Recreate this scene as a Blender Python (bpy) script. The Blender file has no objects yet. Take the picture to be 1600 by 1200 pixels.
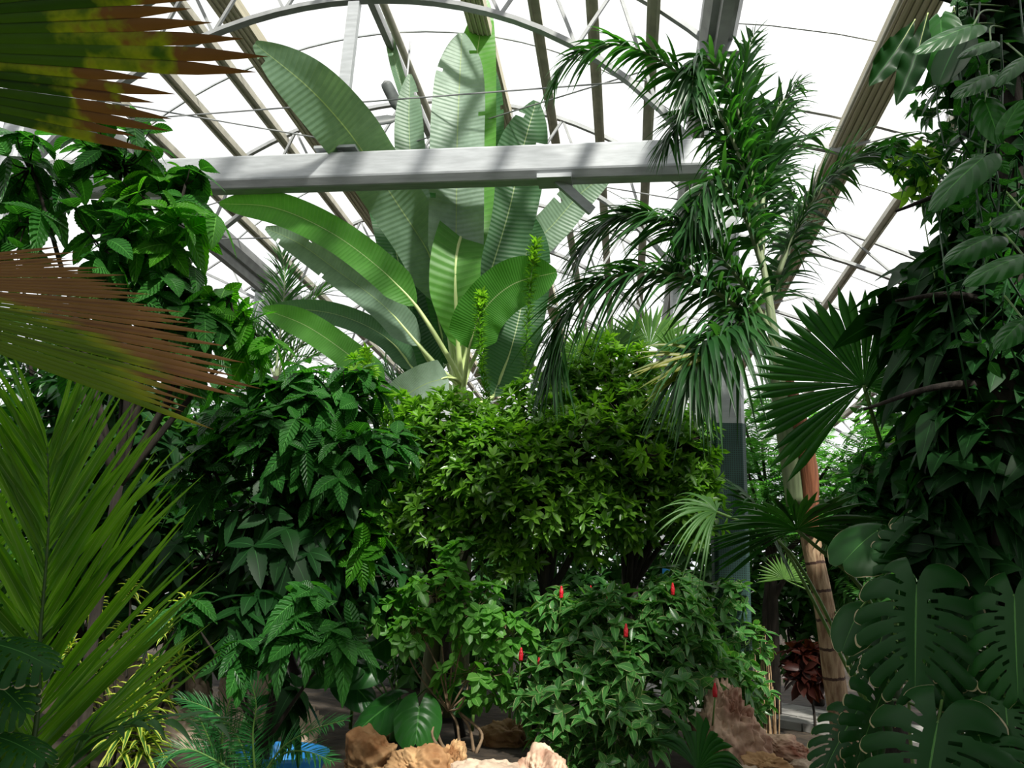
import bpy, math, random
import numpy as np
from mathutils import Matrix, Vector
random.seed(7); rng = np.random.default_rng(7)
sc = bpy.context.scene
COL = sc.collection
V3 = lambda *a: np.array(a, float)
def nrm(v):
    v = np.asarray(v, float); n = np.linalg.norm(v, axis=-1, keepdims=True); return v/np.where(n < 1e-9, 1, n)
# ------------------------------------------------------------------ camera, sky, sun, exposure
FPX = 1190.
AX = nrm(V3(178, 321, FPX)); UP = V3(223, -4570, FPX); UP = nrm(UP-AX*(UP@AX)); RT = -np.cross(AX, UP)
if RT[0] < 0: RT = -RT
CAMP = V3(0, 0, 1.6)
cam = bpy.data.objects.new('camera', bpy.data.cameras.new('camera')); COL.objects.link(cam)
cam.data.lens = FPX/1600*36; cam.data.sensor_width = 36; cam.data.clip_start = .05; cam.data.clip_end = 500
cam.matrix_world = Matrix(((RT[0], -RT[1], -RT[2], 0), (AX[0], -AX[1], -AX[2], 0), (UP[0], -UP[1], -UP[2], 1.6), (0, 0, 0, 1)))
sc.camera = cam
def ray(x, y):
    d = nrm(V3(x-800, y-600, FPX)); return V3(d@RT, d@AX, d@UP)
def at(x, y, Y):
    d = ray(x, y); return CAMP+d*(Y/d[1])
def ground(x, y, z=0.):
    d = ray(x, y); return CAMP+d*((z-1.6)/d[2])
def pm(Y, y=600): return Y/(.955+.258*(y-600)/FPX)/FPX
w = bpy.data.worlds.new('sky'); sc.world = w; w.use_nodes = True
nt = w.node_tree; bg = nt.nodes['Background']
tc = nt.nodes.new('ShaderNodeTexCoord'); sp = nt.nodes.new('ShaderNodeSeparateXYZ'); cr = nt.nodes.new('ShaderNodeValToRGB')
nt.links.new(tc.outputs['Generated'], sp.inputs[0]); nt.links.new(sp.outputs['Z'], cr.inputs[0]); nt.links.new(cr.outputs[0], bg.inputs[0])
e = cr.color_ramp.elements; e[0].position = -.02; e[0].color = (.04, .05, .03, 1); e[1].position = .03; e[1].color = (.9, .92, .95, 1)
e2 = cr.color_ramp.elements.new(.6); e2.color = (1, 1, 1, 1)
bg.inputs[1].default_value = 1.35
sun = bpy.data.objects.new('sun', bpy.data.lights.new('sun', 'SUN')); COL.objects.link(sun)
sun.data.energy = 10.5; sun.data.angle = math.radians(3.5); sun.data.color = (1, .96, .88)
sun.rotation_euler = Vector((.30, -.55, .78)).to_track_quat('Z', 'Y').to_euler()
sc.view_settings.view_transform = 'Standard'; sc.view_settings.look = 'None'; sc.view_settings.gamma = 1
sc.view_settings.exposure = -0.15; sc.view_settings.use_curve_mapping = False
sc.cycles.max_bounces = 8; sc.cycles.transparent_max_bounces = 12; sc.cycles.diffuse_bounces = 3

# ------------------------------------------------------------------ mesh builder
class MB:
    def __init__(s): s.V = []; s.F = []; s.UV = []; s.A = []; s.n = 0
    def add(s, V, F, UV=None, var=0.):
        V = np.asarray(V, float).reshape(-1, 3); F = np.asarray(F, int).reshape(-1, 4)
        if UV is None: UV = np.zeros((len(V), 2))
        a = np.broadcast_to(np.asarray(var, float), (len(V),))
        s.V.append(V); s.F.append(F+s.n); s.UV.append(UV); s.A.append(a); s.n += len(V)
    def build(s, name, mat, parent=None, smooth=True, origin=None):
        V = np.concatenate(s.V); F = np.concatenate(s.F); UV = np.concatenate(s.UV); A = np.concatenate(s.A)
        me = bpy.data.meshes.new(name)
        if parent is not None:
            root = parent
            while root.parent is not None: root = root.parent
            V = V-np.array(root.location)
        me.vertices.add(len(V)); me.vertices.foreach_set('co', V.ravel())
        me.loops.add(F.size); me.loops.foreach_set('vertex_index', F.ravel())
        me.polygons.add(len(F)); me.polygons.foreach_set('loop_start', np.arange(0, F.size, 4))
        try: me.polygons.foreach_set('loop_total', np.full(len(F), 4))
        except Exception: pass
        me.polygons.foreach_set('use_smooth', np.full(len(F), smooth))
        uv = me.uv_layers.new(name='UVMap'); uv.data.foreach_set('uv', UV[F.ravel()].ravel())
        at_ = me.attributes.new('var', 'FLOAT', 'POINT'); at_.data.foreach_set('value', A)
        me.update(calc_edges=True); me.validate(); me.materials.append(mat)
        o = bpy.data.objects.new(name, me); COL.objects.link(o)
        if parent is not None: o.parent = parent
        return o
def tag(o, label, cat=None, group=None, kind=None):
    if label: o['label'] = label
    if cat: o['category'] = cat
    if group: o['group'] = group
    if kind: o['kind'] = kind
    return o
def thing(name, label, cat, loc=(0, 0, 0), group=None, kind=None):
    o = bpy.data.objects.new(name, None); COL.objects.link(o); o.location = [float(v) for v in loc]; o.empty_display_size = .1
    return tag(o, label, cat, group, kind)
def struct(name, mb, m, label=None, smooth=False, parent=None):
    o = mb.build(name, m, parent, smooth)
    if parent is None: tag(o, label, None, None, 'structure')
    return o
def gridF(n, m):
    i = np.arange(n-1)[:, None]*m+np.arange(m-1)[None, :]; i = i.ravel()
    return np.stack([i, i+1, i+m+1, i+m], 1)
def spline(P, n):
    P = np.asarray(P, float)
    if len(P) == 2: return P[0]+(P[1]-P[0])*np.linspace(0, 1, n)[:, None]
    Q = np.vstack([2*P[0]-P[1], P, 2*P[-1]-P[-2]]); k = len(P)-1
    t = np.linspace(0, k-1e-6, n*4); i = t.astype(int); u = (t-i)[:, None]
    a, b, c, d = Q[i], Q[i+1], Q[i+2], Q[i+3]
    C = .5*(2*b+(c-a)*u+(2*a-5*b+4*c-d)*u*u+(3*b-a-3*c+d)*u**3)
    s = np.concatenate([[0], np.cumsum(np.linalg.norm(np.diff(C, axis=0), axis=1))]); q = np.linspace(0, s[-1], n)
    return np.stack([np.interp(q, s, C[:, j]) for j in range(3)], 1)
def frames(C, hint):
    T = nrm(np.gradient(C, axis=0)); hint = np.broadcast_to(np.asarray(hint, float), C.shape)
    S = nrm(np.cross(T, hint)); N = nrm(np.cross(S, T)); return T, S, N
def tube(mb, P, R, ns=8, n=None, var=0., smoothpts=True):
    P = np.asarray(P, float); n = n or max(2, (len(P)-1)*5+1)
    C = spline(P, n) if len(P) > 2 else spline(P, max(n, 2))
    R = np.interp(np.linspace(0, 1, len(C)), np.linspace(0, 1, len(np.atleast_1d(R))), np.atleast_1d(R)) if np.size(R) > 1 else np.full(len(C), float(R))
    T = nrm(np.gradient(C, axis=0)); h = V3(0.13, .2, 1) if abs(T[0][2]) < .9 else V3(1, .1, 0)
    T, S, N = frames(C, h)
    C = np.vstack([C[:1], C, C[-1:]]); S = np.vstack([S[:1], S, S[-1:]]); N = np.vstack([N[:1], N, N[-1:]]); R = np.concatenate([[R[0]*.02], R, [R[-1]*.02]])
    a = np.linspace(0, 2*np.pi, ns+1)
    V = C[:, None]+R[:, None, None]*(np.cos(a)[None, :, None]*S[:, None]+np.sin(a)[None, :, None]*N[:, None])
    UV = np.stack(np.meshgrid(np.linspace(0, 1, ns+1), np.linspace(0, 1, len(C))), -1).reshape(-1, 2)
    mb.add(V, gridF(len(C), ns+1), UV, var)
BF = np.array([[0, 3, 2, 1], [4, 5, 6, 7], [0, 1, 5, 4], [1, 2, 6, 5], [2, 3, 7, 6], [3, 0, 4, 7]])
def box(mb, lo, hi, var=0.):
    x0, y0, z0 = lo; x1, y1, z1 = hi
    mb.add([(x0, y0, z0), (x1, y0, z0), (x1, y1, z0), (x0, y1, z0), (x0, y0, z1), (x1, y0, z1), (x1, y1, z1), (x0, y1, z1)], BF, None, var)
def bar(mb, a, b, w_, h_, hint=(0, 1, 0)):
    a, b = V3(*a), V3(*b); t = nrm(b-a); s = nrm(np.cross(t, hint)); n = np.cross(s, t); s = s*w_/2; n = n*h_/2
    mb.add([a-s-n, a+s-n, a+s+n, a-s+n, b-s-n, b+s-n, b+s+n, b-s+n], BF)
def arcbar(mb, P, w_, h_):
    for a, b in zip(P[:-1], P[1:]): bar(mb, a, b, w_, h_)
# vectorised strips: every leaf, leaflet, blade and fan segment goes through here
PROF = {
 'lance': lambda t: np.sin(np.pi*np.clip(t, 0, 1)**.75)**.8,
 'ellip': lambda t: np.sqrt(np.clip(1-(2*t-1)**2, 0, 1)),
 'ovate': lambda t: np.sin(np.pi*np.clip(t, 0, 1)**.62)**.9,
 'obov': lambda t: np.sin(np.pi*np.clip(t, 0, 1)**1.35)**.8,
 'blade': lambda t: np.minimum(1, t*8+.3)*(1-t**2.2),
 'serr': lambda t: np.sin(np.pi*np.clip(t, 0, 1)**.82)**.8*(1+.055*np.where((np.arange(len(t)) % 2) == 0, 1, -1))}
def strips(mb, P, D, N, L, W, droop=0., prof='lance', nl=4, fold=.15, var=0., g=(0, 0, -1), twist=0., wave=0., tip=.02):
    P = np.atleast_2d(P); k = len(P); D = nrm(np.broadcast_to(D, (k, 3))); N = np.broadcast_to(N, (k, 3))
    S = nrm(np.cross(D, N)); N = nrm(np.cross(S, D))
    L = np.broadcast_to(np.asarray(L, float), (k,)); W = np.broadcast_to(np.asarray(W, float), (k,)); dr = np.broadcast_to(np.asarray(droop, float), (k,))
    t = np.linspace(0, 1, nl+1); pw = PROF[prof](t) if isinstance(prof, str) else prof(t); pw = np.maximum(pw, tip)
    G = np.asarray(g, float)
    q = D[:, None]*t[None, :, None]+G[None, None]*(dr[:, None]*t[None]**2)[..., None]
    ln = 1/np.sqrt(1+.6*dr**2)
    C = P[:, None]+q*(L*ln)[:, None, None]
    T = nrm(D[:, None]+G*(2*dr[:, None]*t[None])[..., None]); Sx = S[:, None]+0*T
    if twist is not 0.:
        tw = np.broadcast_to(np.asarray(twist, float), (k,))[:, None]*t[None]; Nb = np.cross(Sx, T); Sx = Sx*np.cos(tw)[..., None]+Nb*np.sin(tw)[..., None]
    Nn = nrm(np.cross(Sx, T))
    hw = (W[:, None]*pw[None]*.5)[..., None]
    up = Nn*hw*fold*2
    if wave: up = up+Nn*hw*wave*np.sin(t*17)[None, :, None]
    V = np.stack([C-Sx*hw+up, C, C+Sx*hw+up], 2)      # k,nl+1,3,3
    UV = np.zeros((k, nl+1, 3, 2)); UV[..., 0] = [0, .5, 1]; UV[..., 1] = t[None, :, None]
    f = gridF(nl+1, 3); F = (f[None]+(np.arange(k)*(nl+1)*3)[:, None, None]).reshape(-1, 4)
    var = np.repeat(np.broadcast_to(np.asarray(var, float), (k,)), (nl+1)*3)
    mb.add(V, F, UV.reshape(-1, 2), var)
def rdirs(k, zb=0.):
    v = rng.normal(size=(k, 3)); v[:, 2] += zb; return nrm(v)

# ------------------------------------------------------------------ materials
def mat(name):
    m = bpy.data.materials.new(name); m.use_nodes = True; t = m.node_tree; t.nodes.clear(); return m, t, t.nodes, t.links
def N_(nodes, typ, **kw):
    n = nodes.new(typ)
    for k, v in kw.items(): setattr(n, k, v)
    return n
def math_(ns, ln, op, a, b=None, c=None):
    n = ns.new('ShaderNodeMath'); n.operation = op
    for i, x in enumerate((a, b, c)):
        if x is None: continue
        if isinstance(x, (int, float)): n.inputs[i].default_value = x
        else: ln.new(x, n.inputs[i])
    return n.outputs[0]
def mixc(ns, ln, f, a, b, typ='MIX'):
    n = ns.new('ShaderNodeMix'); n.data_type = 'RGBA'; n.blend_type = typ
    for i, x in ((0, f), (6, a), (7, b)):
        if isinstance(x, (int, float)): n.inputs[i].default_value = x
        elif isinstance(x, tuple): n.inputs[i].default_value = (*x[:3], 1)
        else: ln.new(x, n.inputs[i])
    return n.outputs[2]
def leafmat(name, dark, light, trans=.35, tcol=None, rough=.38, rib=None, ribw=.035, lat=0, latamp=.5, spec=.45, edge=None, dry=None, back=None, slant=.5, latc=.35, sk=.6):
    m, t, ns, ln = mat(name)
    out = ns.new('ShaderNodeOutputMaterial'); pb = ns.new('ShaderNodeBsdfPrincipled'); tr = ns.new('ShaderNodeBsdfTranslucent'); mx = ns.new('ShaderNodeMixShader')
    av = N_(ns, 'ShaderNodeAttribute', attribute_name='var'); uv = ns.new('ShaderNodeUVMap'); se = ns.new('ShaderNodeSeparateXYZ'); ln.new(uv.outputs[0], se.inputs[0])
    col = mixc(ns, ln, av.outputs['Fac'], dark, light)
    no = ns.new('ShaderNodeTexNoise'); no.inputs['Scale'].default_value = 9; tco = ns.new('ShaderNodeTexCoord'); ln.new(tco.outputs['Object'], no.inputs['Vector'])
    col = mixc(ns, ln, math_(ns, ln, 'MULTIPLY', no.outputs['Fac'], .5), col, tuple(c*.5 for c in dark))
    au = math_(ns, ln, 'ABSOLUTE', math_(ns, ln, 'SUBTRACT', se.outputs['X'], .5))
    if edge:
        ef = math_(ns, ln, 'GREATER_THAN', math_(ns, ln, 'ADD', au, math_(ns, ln, 'MULTIPLY', math_(ns, ln, 'SUBTRACT', no.outputs['Fac'], .5), edge[2] if len(edge) > 2 else .1)), edge[1]); col = mixc(ns, ln, ef, col, edge[0])
    if dry:   # (colour, start along leaf, noise)
        n2 = ns.new('ShaderNodeTexNoise'); n2.inputs['Scale'].default_value = dry[3] if len(dry) > 3 else 6; n2.inputs['Detail'].default_value = 4; ln.new(tco.outputs['Object'], n2.inputs['Vector'])
        dv = math_(ns, ln, 'ADD', math_(ns, ln, 'ADD', se.outputs['Y'], math_(ns, ln, 'MULTIPLY', av.outputs['Fac'], dry[4] if len(dry) > 4 else 0.)), math_(ns, ln, 'MULTIPLY', math_(ns, ln, 'SUBTRACT', n2.outputs['Fac'], .5), dry[2]))
        r = ns.new('ShaderNodeValToRGB'); ln.new(dv, r.inputs[0]); r.color_ramp.elements[0].position = dry[1]-.06; r.color_ramp.elements[0].color = (0, 0, 0, 1); r.color_ramp.elements[1].position = dry[1]; r.color_ramp.elements[1].color = (1, 1, 1, 1)
        yel = mixc(ns, ln, r.outputs[0], col, (.20, .22, .015))
        r2 = ns.new('ShaderNodeValToRGB'); ln.new(dv, r2.inputs[0]); r2.color_ramp.elements[0].position = dry[1]; r2.color_ramp.elements[0].color = (0, 0, 0, 1); r2.color_ramp.elements[1].position = dry[1]+.05; r2.color_ramp.elements[1].color = (1, 1, 1, 1)
        brown = mixc(ns, ln, n2.outputs['Fac'], dry[0], tuple(c*1.8 for c in dry[0]))
        col = mixc(ns, ln, r2.outputs[0], yel, brown)
    if rib:
        rf = math_(ns, ln, 'LESS_THAN', au, ribw); col = mixc(ns, ln, rf, col, rib)
    bmp = None
    if lat:
        ph = math_(ns, ln, 'ADD', math_(ns, ln, 'MULTIPLY', se.outputs['Y'], lat*6.283), math_(ns, ln, 'MULTIPLY', au, -lat*6.283*slant))
        sn = math_(ns, ln, 'SINE', ph); bmp = ns.new('ShaderNodeBump'); bmp.inputs['Strength'].default_value = latamp; bmp.inputs['Distance'].default_value = .02; ln.new(sn, bmp.inputs['Height'])
        ln.new(bmp.outputs[0], pb.inputs['Normal']); ln.new(bmp.outputs[0], tr.inputs['Normal'])
        col = mixc(ns, ln, math_(ns, ln, 'MULTIPLY', math_(ns, ln, 'GREATER_THAN', sn, .93), latc), col, rib or light)
    fc = col
    if back:
        gi = ns.new('ShaderNodeNewGeometry'); fc = mixc(ns, ln, gi.outputs['Backfacing'], col, back)
    ln.new(fc, pb.inputs['Base Color']); pb.inputs['Roughness'].default_value = rough; pb.inputs['Specular IOR Level'].default_value = spec*sk
    tc_ = mixc(ns, ln, 1., col, tcol or (1.9, 2.2, .75), 'MULTIPLY'); ln.new(tc_, tr.inputs['Color'])
    mx.inputs[0].default_value = trans; ln.new(pb.outputs[0], mx.inputs[1]); ln.new(tr.outputs[0], mx.inputs[2]); ln.new(mx.outputs[0], out.inputs[0])
    return m
def plain(name, col, rough=.6, metal=0., noise=.25, nscale=8, bump=0., col2=None, stretch=None, spec=.4, bands=None):
    m, t, ns, ln = mat(name); out = ns.new('ShaderNodeOutputMaterial'); pb = ns.new('ShaderNodeBsdfPrincipled')
    tco = ns.new('ShaderNodeTexCoord'); mp = ns.new('ShaderNodeMapping'); ln.new(tco.outputs['Object'], mp.inputs[0])
    if stretch: mp.inputs['Scale'].default_value = stretch
    no = ns.new('ShaderNodeTexNoise'); no.inputs['Scale'].default_value = nscale; no.inputs['Detail'].default_value = 6; ln.new(mp.outputs[0], no.inputs['Vector'])
    r = ns.new('ShaderNodeValToRGB'); r.color_ramp.elements[0].position = .35; r.color_ramp.elements[1].position = .68; ln.new(no.outputs['Fac'], r.inputs[0])
    c = mixc(ns, ln, r.outputs[0], tuple(x*(1-noise) for x in col), col2 or tuple(min(1, x*(1+noise)) for x in col))
    if bands:
        uv = ns.new('ShaderNodeUVMap'); se = ns.new('ShaderNodeSeparateXYZ'); ln.new(uv.outputs[0], se.inputs[0])
        fr = math_(ns, ln, 'FRACT', math_(ns, ln, 'ADD', math_(ns, ln, 'MULTIPLY', se.outputs['Y'], bands[0]), math_(ns, ln, 'MULTIPLY', no.outputs['Fac'], .12)))
        c = mixc(ns, ln, math_(ns, ln, 'LESS_THAN', fr, bands[1]), c, bands[2])
    ln.new(c, pb.inputs['Base Color']); pb.inputs['Roughness'].default_value = rough; pb.inputs['Metallic'].default_value = metal; pb.inputs['Specular IOR Level'].default_value = spec
    if bump:
        b = ns.new('ShaderNodeBump'); b.inputs['Strength'].default_value = bump; b.inputs['Distance'].default_value = .05; ln.new(no.outputs['Fac'], b.inputs['Height']); ln.new(b.outputs[0], pb.inputs['Normal'])
    ln.new(pb.outputs[0], out.inputs[0]); return m
M = {}
M['steel'] = plain('galvanised_steel', (.41, .43, .44), .45, .35, .12, 3, stretch=(1, 6, 6))
M['dsteel'] = plain('weathered_steel', (.30, .31, .31), .5, .3, .15, 4)
M['alu'] = plain('aluminium_profile', (.46, .44, .36), .45, .3, .15, 5)
M['screen'] = plain('folded_shade_screen', (.50, .46, .34), .75, 0, .25, 5, stretch=(30, .2, 30))
M['fan'] = plain('fan_grey', (.08, .09, .09), .5)
M['soil'] = plain('soil', (.035, .025, .016), .95, 0, .5, 6, .6)
M['path'] = plain('path_stone', (.30, .29, .27), .85, 0, .2, 3, .3)
M['rock'] = plain('ochre_rock', (.34, .14, .04), .8, 0, .5, 2.6, .9, col2=(.52, .33, .16))
M['rock2'] = plain('rusty_rock', (.25, .07, .025), .75, 0, .4, 3.2, 1., col2=(.70, .50, .36))
M['rock3'] = plain('pale_rock', (.34, .25, .18), .85, 0, .3, 3, .8, col2=(.52, .40, .30))
M['bark'] = plain('bark', (.022, .017, .012), .9, 0, .4, 14, .7, stretch=(1, 1, .25))
M['twig'] = plain('pale_twig', (.22, .15, .09), .85, 0, .3, 20)
M['gstem'] = plain('green_stem', (.10, .20, .04), .5, 0, .2, 12)
M['boot2'] = plain('banana_sheath', (.09, .10, .04), .7, 0, .35, 6, .2, stretch=(3, 3, .4))
M['dgreen'] = plain('dark_green_rachis', (.035, .08, .012), .5, 0, .2, 12)
M['petiole'] = plain('pale_petiole', (.42, .52, .20), .45, 0, .15, 6, stretch=(1, 1, .2))
M['palmtrunk'] = plain('ringed_palm_trunk', (.26, .15, .08), .8, 0, .3, 9, .4, stretch=(3, 3, .6), col2=(.42, .30, .18), bands=(11, .1, (.06, .03, .02)))
M['boot'] = plain('dead_leaf_sheath', (.20, .07, .03), .7, 0, .35, 7, .4, stretch=(4, 4, .3))
M['shaft'] = plain('pale_green_crownshaft', (.20, .25, .13), .5, 0, .25, 5, .15, stretch=(5, 5, .3))
M['rachis'] = plain('grey_green_rachis', (.19, .24, .12), .55, 0, .2, 8)
M['drystalk'] = plain('dry_stalks', (.30, .20, .11), .85, 0, .4, 14)
M['blue'] = plain('blue_paint', (.03, .25, .62), .4, 0, .1, 3)
M['redcone'] = plain('red_flower_spike', (.55, .01, .02), .4, 0, .25, 30, .5)
M['coffee'] = leafmat('corrugated_leaf', (.014, .085, .014), (.05, .22, .03), .36, rib=(.08, .28, .05), ribw=.022, lat=9, latamp=.6, rough=.38, slant=.35, latc=.12)
M['coffeeb'] = leafmat('backlit_corrugated_leaf', (.04, .20, .01), (.10, .36, .02), .45, rib=(.2, .5, .08), ribw=.022, lat=9, latamp=.6, rough=.38, slant=.35, latc=.12)  # brighter copy of the coffee leaf, backlight put into its green
M['shrub'] = leafmat('glossy_shrub_leaf', (.035, .125, .012), (.20, .42, .04), .33, rough=.30, spec=.8)
M['shruby'] = leafmat('new_shrub_leaf', (.12, .30, .02), (.26, .48, .05), .4, rough=.35)
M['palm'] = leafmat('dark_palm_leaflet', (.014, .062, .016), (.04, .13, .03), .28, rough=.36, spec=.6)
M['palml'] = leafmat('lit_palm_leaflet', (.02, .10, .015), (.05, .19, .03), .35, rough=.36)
M['frondy'] = leafmat('yellow_green_leaflet', (.06, .18, .006), (.17, .36, .015), .5, rough=.36, rib=(.2, .3, .06), ribw=.04)
M['fan_leaf'] = leafmat('dark_fan_leaf', (.010, .065, .010), (.03, .12, .018), .3, rough=.4)
M['fanl'] = leafmat('pale_fan_leaf', (.08, .20, .05), (.20, .36, .10), .4, rough=.4)
M['dryfan'] = leafmat('half_dead_fan_leaf', (.022, .055, .008), (.05, .10, .012), .25, dry=((.10, .042, .020), .83, .42, 7, 0.), rough=.6)
M['dryfan2'] = leafmat('split_brown_fan_leaf', (.10, .16, .008), (.08, .14, .008), .3, dry=((.15, .07, .032), .93, .12, 5, .85), rough=.6)
M['banana'] = leafmat('banana_leaf', (.03, .12, .035), (.33, .44, .36), .34, tcol=(1.3, 1.5, .7), rib=(.32, .42, .20), ribw=.010, latc=.10, lat=60, latamp=.16, rough=.42, slant=.03)
M['bananay'] = leafmat('young_banana_leaf', (.06, .22, .03), (.14, .36, .06), .42, tcol=(1.5, 1.8, .7), rib=(.32, .42, .20), ribw=.010, latc=.10, lat=60, latamp=.16, rough=.42, slant=.03)
M['mon'] = leafmat('monstera_leaf', (.008, .048, .010), (.020, .10, .016), .22, rib=(.08, .22, .05), ribw=.007, rough=.42, sk=.4, edge=((.42, .36, .22), .492, .06))
M['philo'] = leafmat('heart_leaf', (.010, .07, .014), (.035, .17, .025), .28, rib=(.07, .25, .05), ribw=.02, rough=.33, lat=5, latamp=.2, slant=.5, latc=.12)
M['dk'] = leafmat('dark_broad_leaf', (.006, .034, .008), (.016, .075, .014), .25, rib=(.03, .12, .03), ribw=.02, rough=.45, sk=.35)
M['costus'] = leafmat('costus_leaf', (.025, .12, .022), (.10, .29, .07), .3, rib=(.16, .36, .1), ribw=.03, rough=.3, edge=((.40, .42, .20), .47, .16), spec=.6)
M['pale'] = leafmat('pale_round_leaf', (.05, .19, .02), (.13, .33, .06), .4, rib=(.2, .4, .1), ribw=.03, rough=.4)
M['drac'] = leafmat('variegated_leaf', (.03, .11, .02), (.08, .2, .03), .35, edge=((.48, .52, .09), .24, .08), rough=.4)
M['fern'] = leafmat('feathery_leaf', (.04, .15, .04), (.12, .32, .09), .45)
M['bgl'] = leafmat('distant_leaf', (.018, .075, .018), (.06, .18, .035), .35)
M['croton'] = leafmat('red_leaf', (.02, .006, .005), (.07, .014, .008), .3)
M['cycad'] = leafmat('cycad_leaflet', (.02, .11, .03), (.05, .22, .06), .3, rough=.3)
# translucent roof film
def film():
    m, t, ns, ln = mat('clear_roof_film'); out = ns.new('ShaderNodeOutputMaterial'); a = ns.new('ShaderNodeBsdfTransparent'); b = ns.new('ShaderNodeBsdfTranslucent'); g = ns.new('ShaderNodeBsdfGlossy'); x = ns.new('ShaderNodeMixShader'); y = ns.new('ShaderNodeMixShader')
    a.inputs[0].default_value = (.97, .98, .98, 1); b.inputs[0].default_value = (.9, .92, .93, 1); g.inputs['Roughness'].default_value = .2
    x.inputs[0].default_value = .13; y.inputs[0].default_value = .03
    ln.new(a.outputs[0], x.inputs[1]); ln.new(b.outputs[0], x.inputs[2]); ln.new(x.outputs[0], y.inputs[1]); ln.new(g.outputs[0], y.inputs[2]); ln.new(y.outputs[0], out.inputs[0]); return m
M['film'] = film()
def meshwrap():
    m, t, ns, ln = mat('green_mesh_wrap'); out = ns.new('ShaderNodeOutputMaterial'); pb = ns.new('ShaderNodeBsdfPrincipled'); tc2 = ns.new('ShaderNodeTexCoord'); se = ns.new('ShaderNodeSeparateXYZ'); ln.new(tc2.outputs['Object'], se.inputs[0])
    a = math_(ns, ln, 'SINE', math_(ns, ln, 'MULTIPLY', se.outputs['X'], 260.)); b = math_(ns, ln, 'SINE', math_(ns, ln, 'MULTIPLY', se.outputs['Z'], 260.))
    c = math_(ns, ln, 'MAXIMUM', a, b); c = math_(ns, ln, 'GREATER_THAN', c, .55)
    col = mixc(ns, ln, c, (.010, .028, .025), (.03, .085, .072)); ln.new(col, pb.inputs['Base Color']); pb.inputs['Roughness'].default_value = .5; ln.new(pb.outputs[0], out.inputs[0]); return m
M['wrap'] = meshwrap()

# ------------------------------------------------------------------ the greenhouse
XC, XL, XR = -4.05, -9.15, 1.15
GZ = 8.7
mb = MB(); nx, ny = 90, 90
gx = np.linspace(-16, 14, nx); gy = np.linspace(-6, 44, ny); X, Y = np.meshgrid(gx, gy)
Z = .05*np.sin(X*1.7+Y*.9)*np.cos(Y*1.3)-.02
mb.add(np.stack([X, Y, Z], -1).reshape(-1, 3), gridF(ny, nx)); struct('floor', mb, M['soil'], 'dark planting soil under the shrubs', True)
# stone path: flags in one paved surface
mb = MB()
pc = spline([(7.5, 8.2, 0), (4.2, 10.2, 0), (2.4, 11.6, 0), (1.0, 13.2, 0), (.4, 16, 0)], 34)
T, S, N = frames(pc, V3(0, 0, 1))
for i in range(33):
    for j in range(3):
        o0, o1 = -.75+j*.5+.015, -.25+j*.5-.015
        a, b = pc[i]+T[i]*.012, pc[i+1]-T[i]*.012; h = .07+.015*random.random()
        q = [a+S[i]*o0, a+S[i]*o1, b+S[i+1]*o1, b+S[i+1]*o0]
        mb.add([p+V3(0, 0, -.05) for p in q]+[p+V3(0, 0, h) for p in q], BF)
struct('path', mb, M['path'], 'grey stone path curving away behind the leaning palm trunk')
def arcpts(cx, R, peak, x0, x1, n, Y): 
    xs = np.linspace(x0, x1, n); return np.stack([xs, np.full(n, Y), peak-R+np.sqrt(np.maximum(R*R-(xs-cx)**2, 0))], 1)
def rightz(x): # the east roof falls away from its ridge above the column line
    return 10.75-.10*(x-1.15)-.040*(x-1.15)**2
def rightpts(x0, x1, n, Y, off=0):
    xs = np.linspace(x0, x1, n); return np.stack([xs, np.full(n, Y), rightz(xs)+off], 1)
YS = [1., 5., 9., 13., 17., 21., 25., 29., 33., 37., 41.]
OUT = dict(cx=XC, R=7.0, peak=10.95, x0=XL, x1=XR); INN = dict(cx=XC, R=5.8, peak=9.86, x0=XC-4.85, x1=XC+4.85)
for y in YS:
    mb = MB(); top = arcpts(n=29, Y=y, **OUT); bot = arcpts(n=25, Y=y, **INN)
    arcbar(mb, top, .07, .08); arcbar(mb, bot, .07, .11)
    tx = np.linspace(-4.4, 4.4, 9)+XC
    f1 = lambda x: V3(x, y, 10.95-7+math.sqrt(49-(x-XC)**2)); f2 = lambda x: V3(x, y, 9.86-5.8+math.sqrt(5.8**2-(x-XC)**2))
    for i in range(8):
        a, b = tx[i], tx[i+1]; m_ = (a+b)/2
        bar(mb, f2(a), f1(m_), .045, .045); bar(mb, f1(m_), f2(b), .045, .045)
    struct('roof_truss', mb, M['dsteel'], None)
    mb = MB(); top = rightpts(XR, 13, 20, y); bot = rightpts(XR, 13, 20, y, -.75); arcbar(mb, top, .06, .07); arcbar(mb, bot, .07, .10)
    for i in range(0, 16, 4): bar(mb, bot[i], top[i+2], .045, .045); bar(mb, top[i+2], bot[i+4], .045, .045)
    struct('roof_truss', mb, M['dsteel'], None)
for y in np.arange(3., 41, 2.):      # light glazing hoops between the trusses
    mb = MB(); arcbar(mb, arcpts(n=25, Y=y, **OUT), .03, .03); arcbar(mb, rightpts(XR, 13, 12, y, .05), .03, .03); struct('glazing_hoop', mb, M['steel'], None)
def crossat(theta, R=7.0, peak=10.95):  # where a line of sight angle meets the outer arch
    lo = None
    for x in np.linspace(XL, XR, 4001):
        z = peak-R+math.sqrt(max(R*R-(x-XC)**2, 0)); th = math.degrees(math.atan2(x, z-1.6))
        if th >= theta: return x, z
def longbar(x, z, w_, h_, m, name='purlin'):
    mb = MB(); box(mb, (x-w_/2, -2, z-h_/2), (x+w_/2, 41.5, z+h_/2)); box(mb, (x-w_/2-.015, -2, z-h_/2-.03), (x-w_/2+.03, 41.5, z-h_/2+.005)); box(mb, (x+w_/2-.03, -2, z-h_/2-.03), (x+w_/2+.015, 41.5, z-h_/2+.005))
    return struct(name, mb, m, None)
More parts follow.
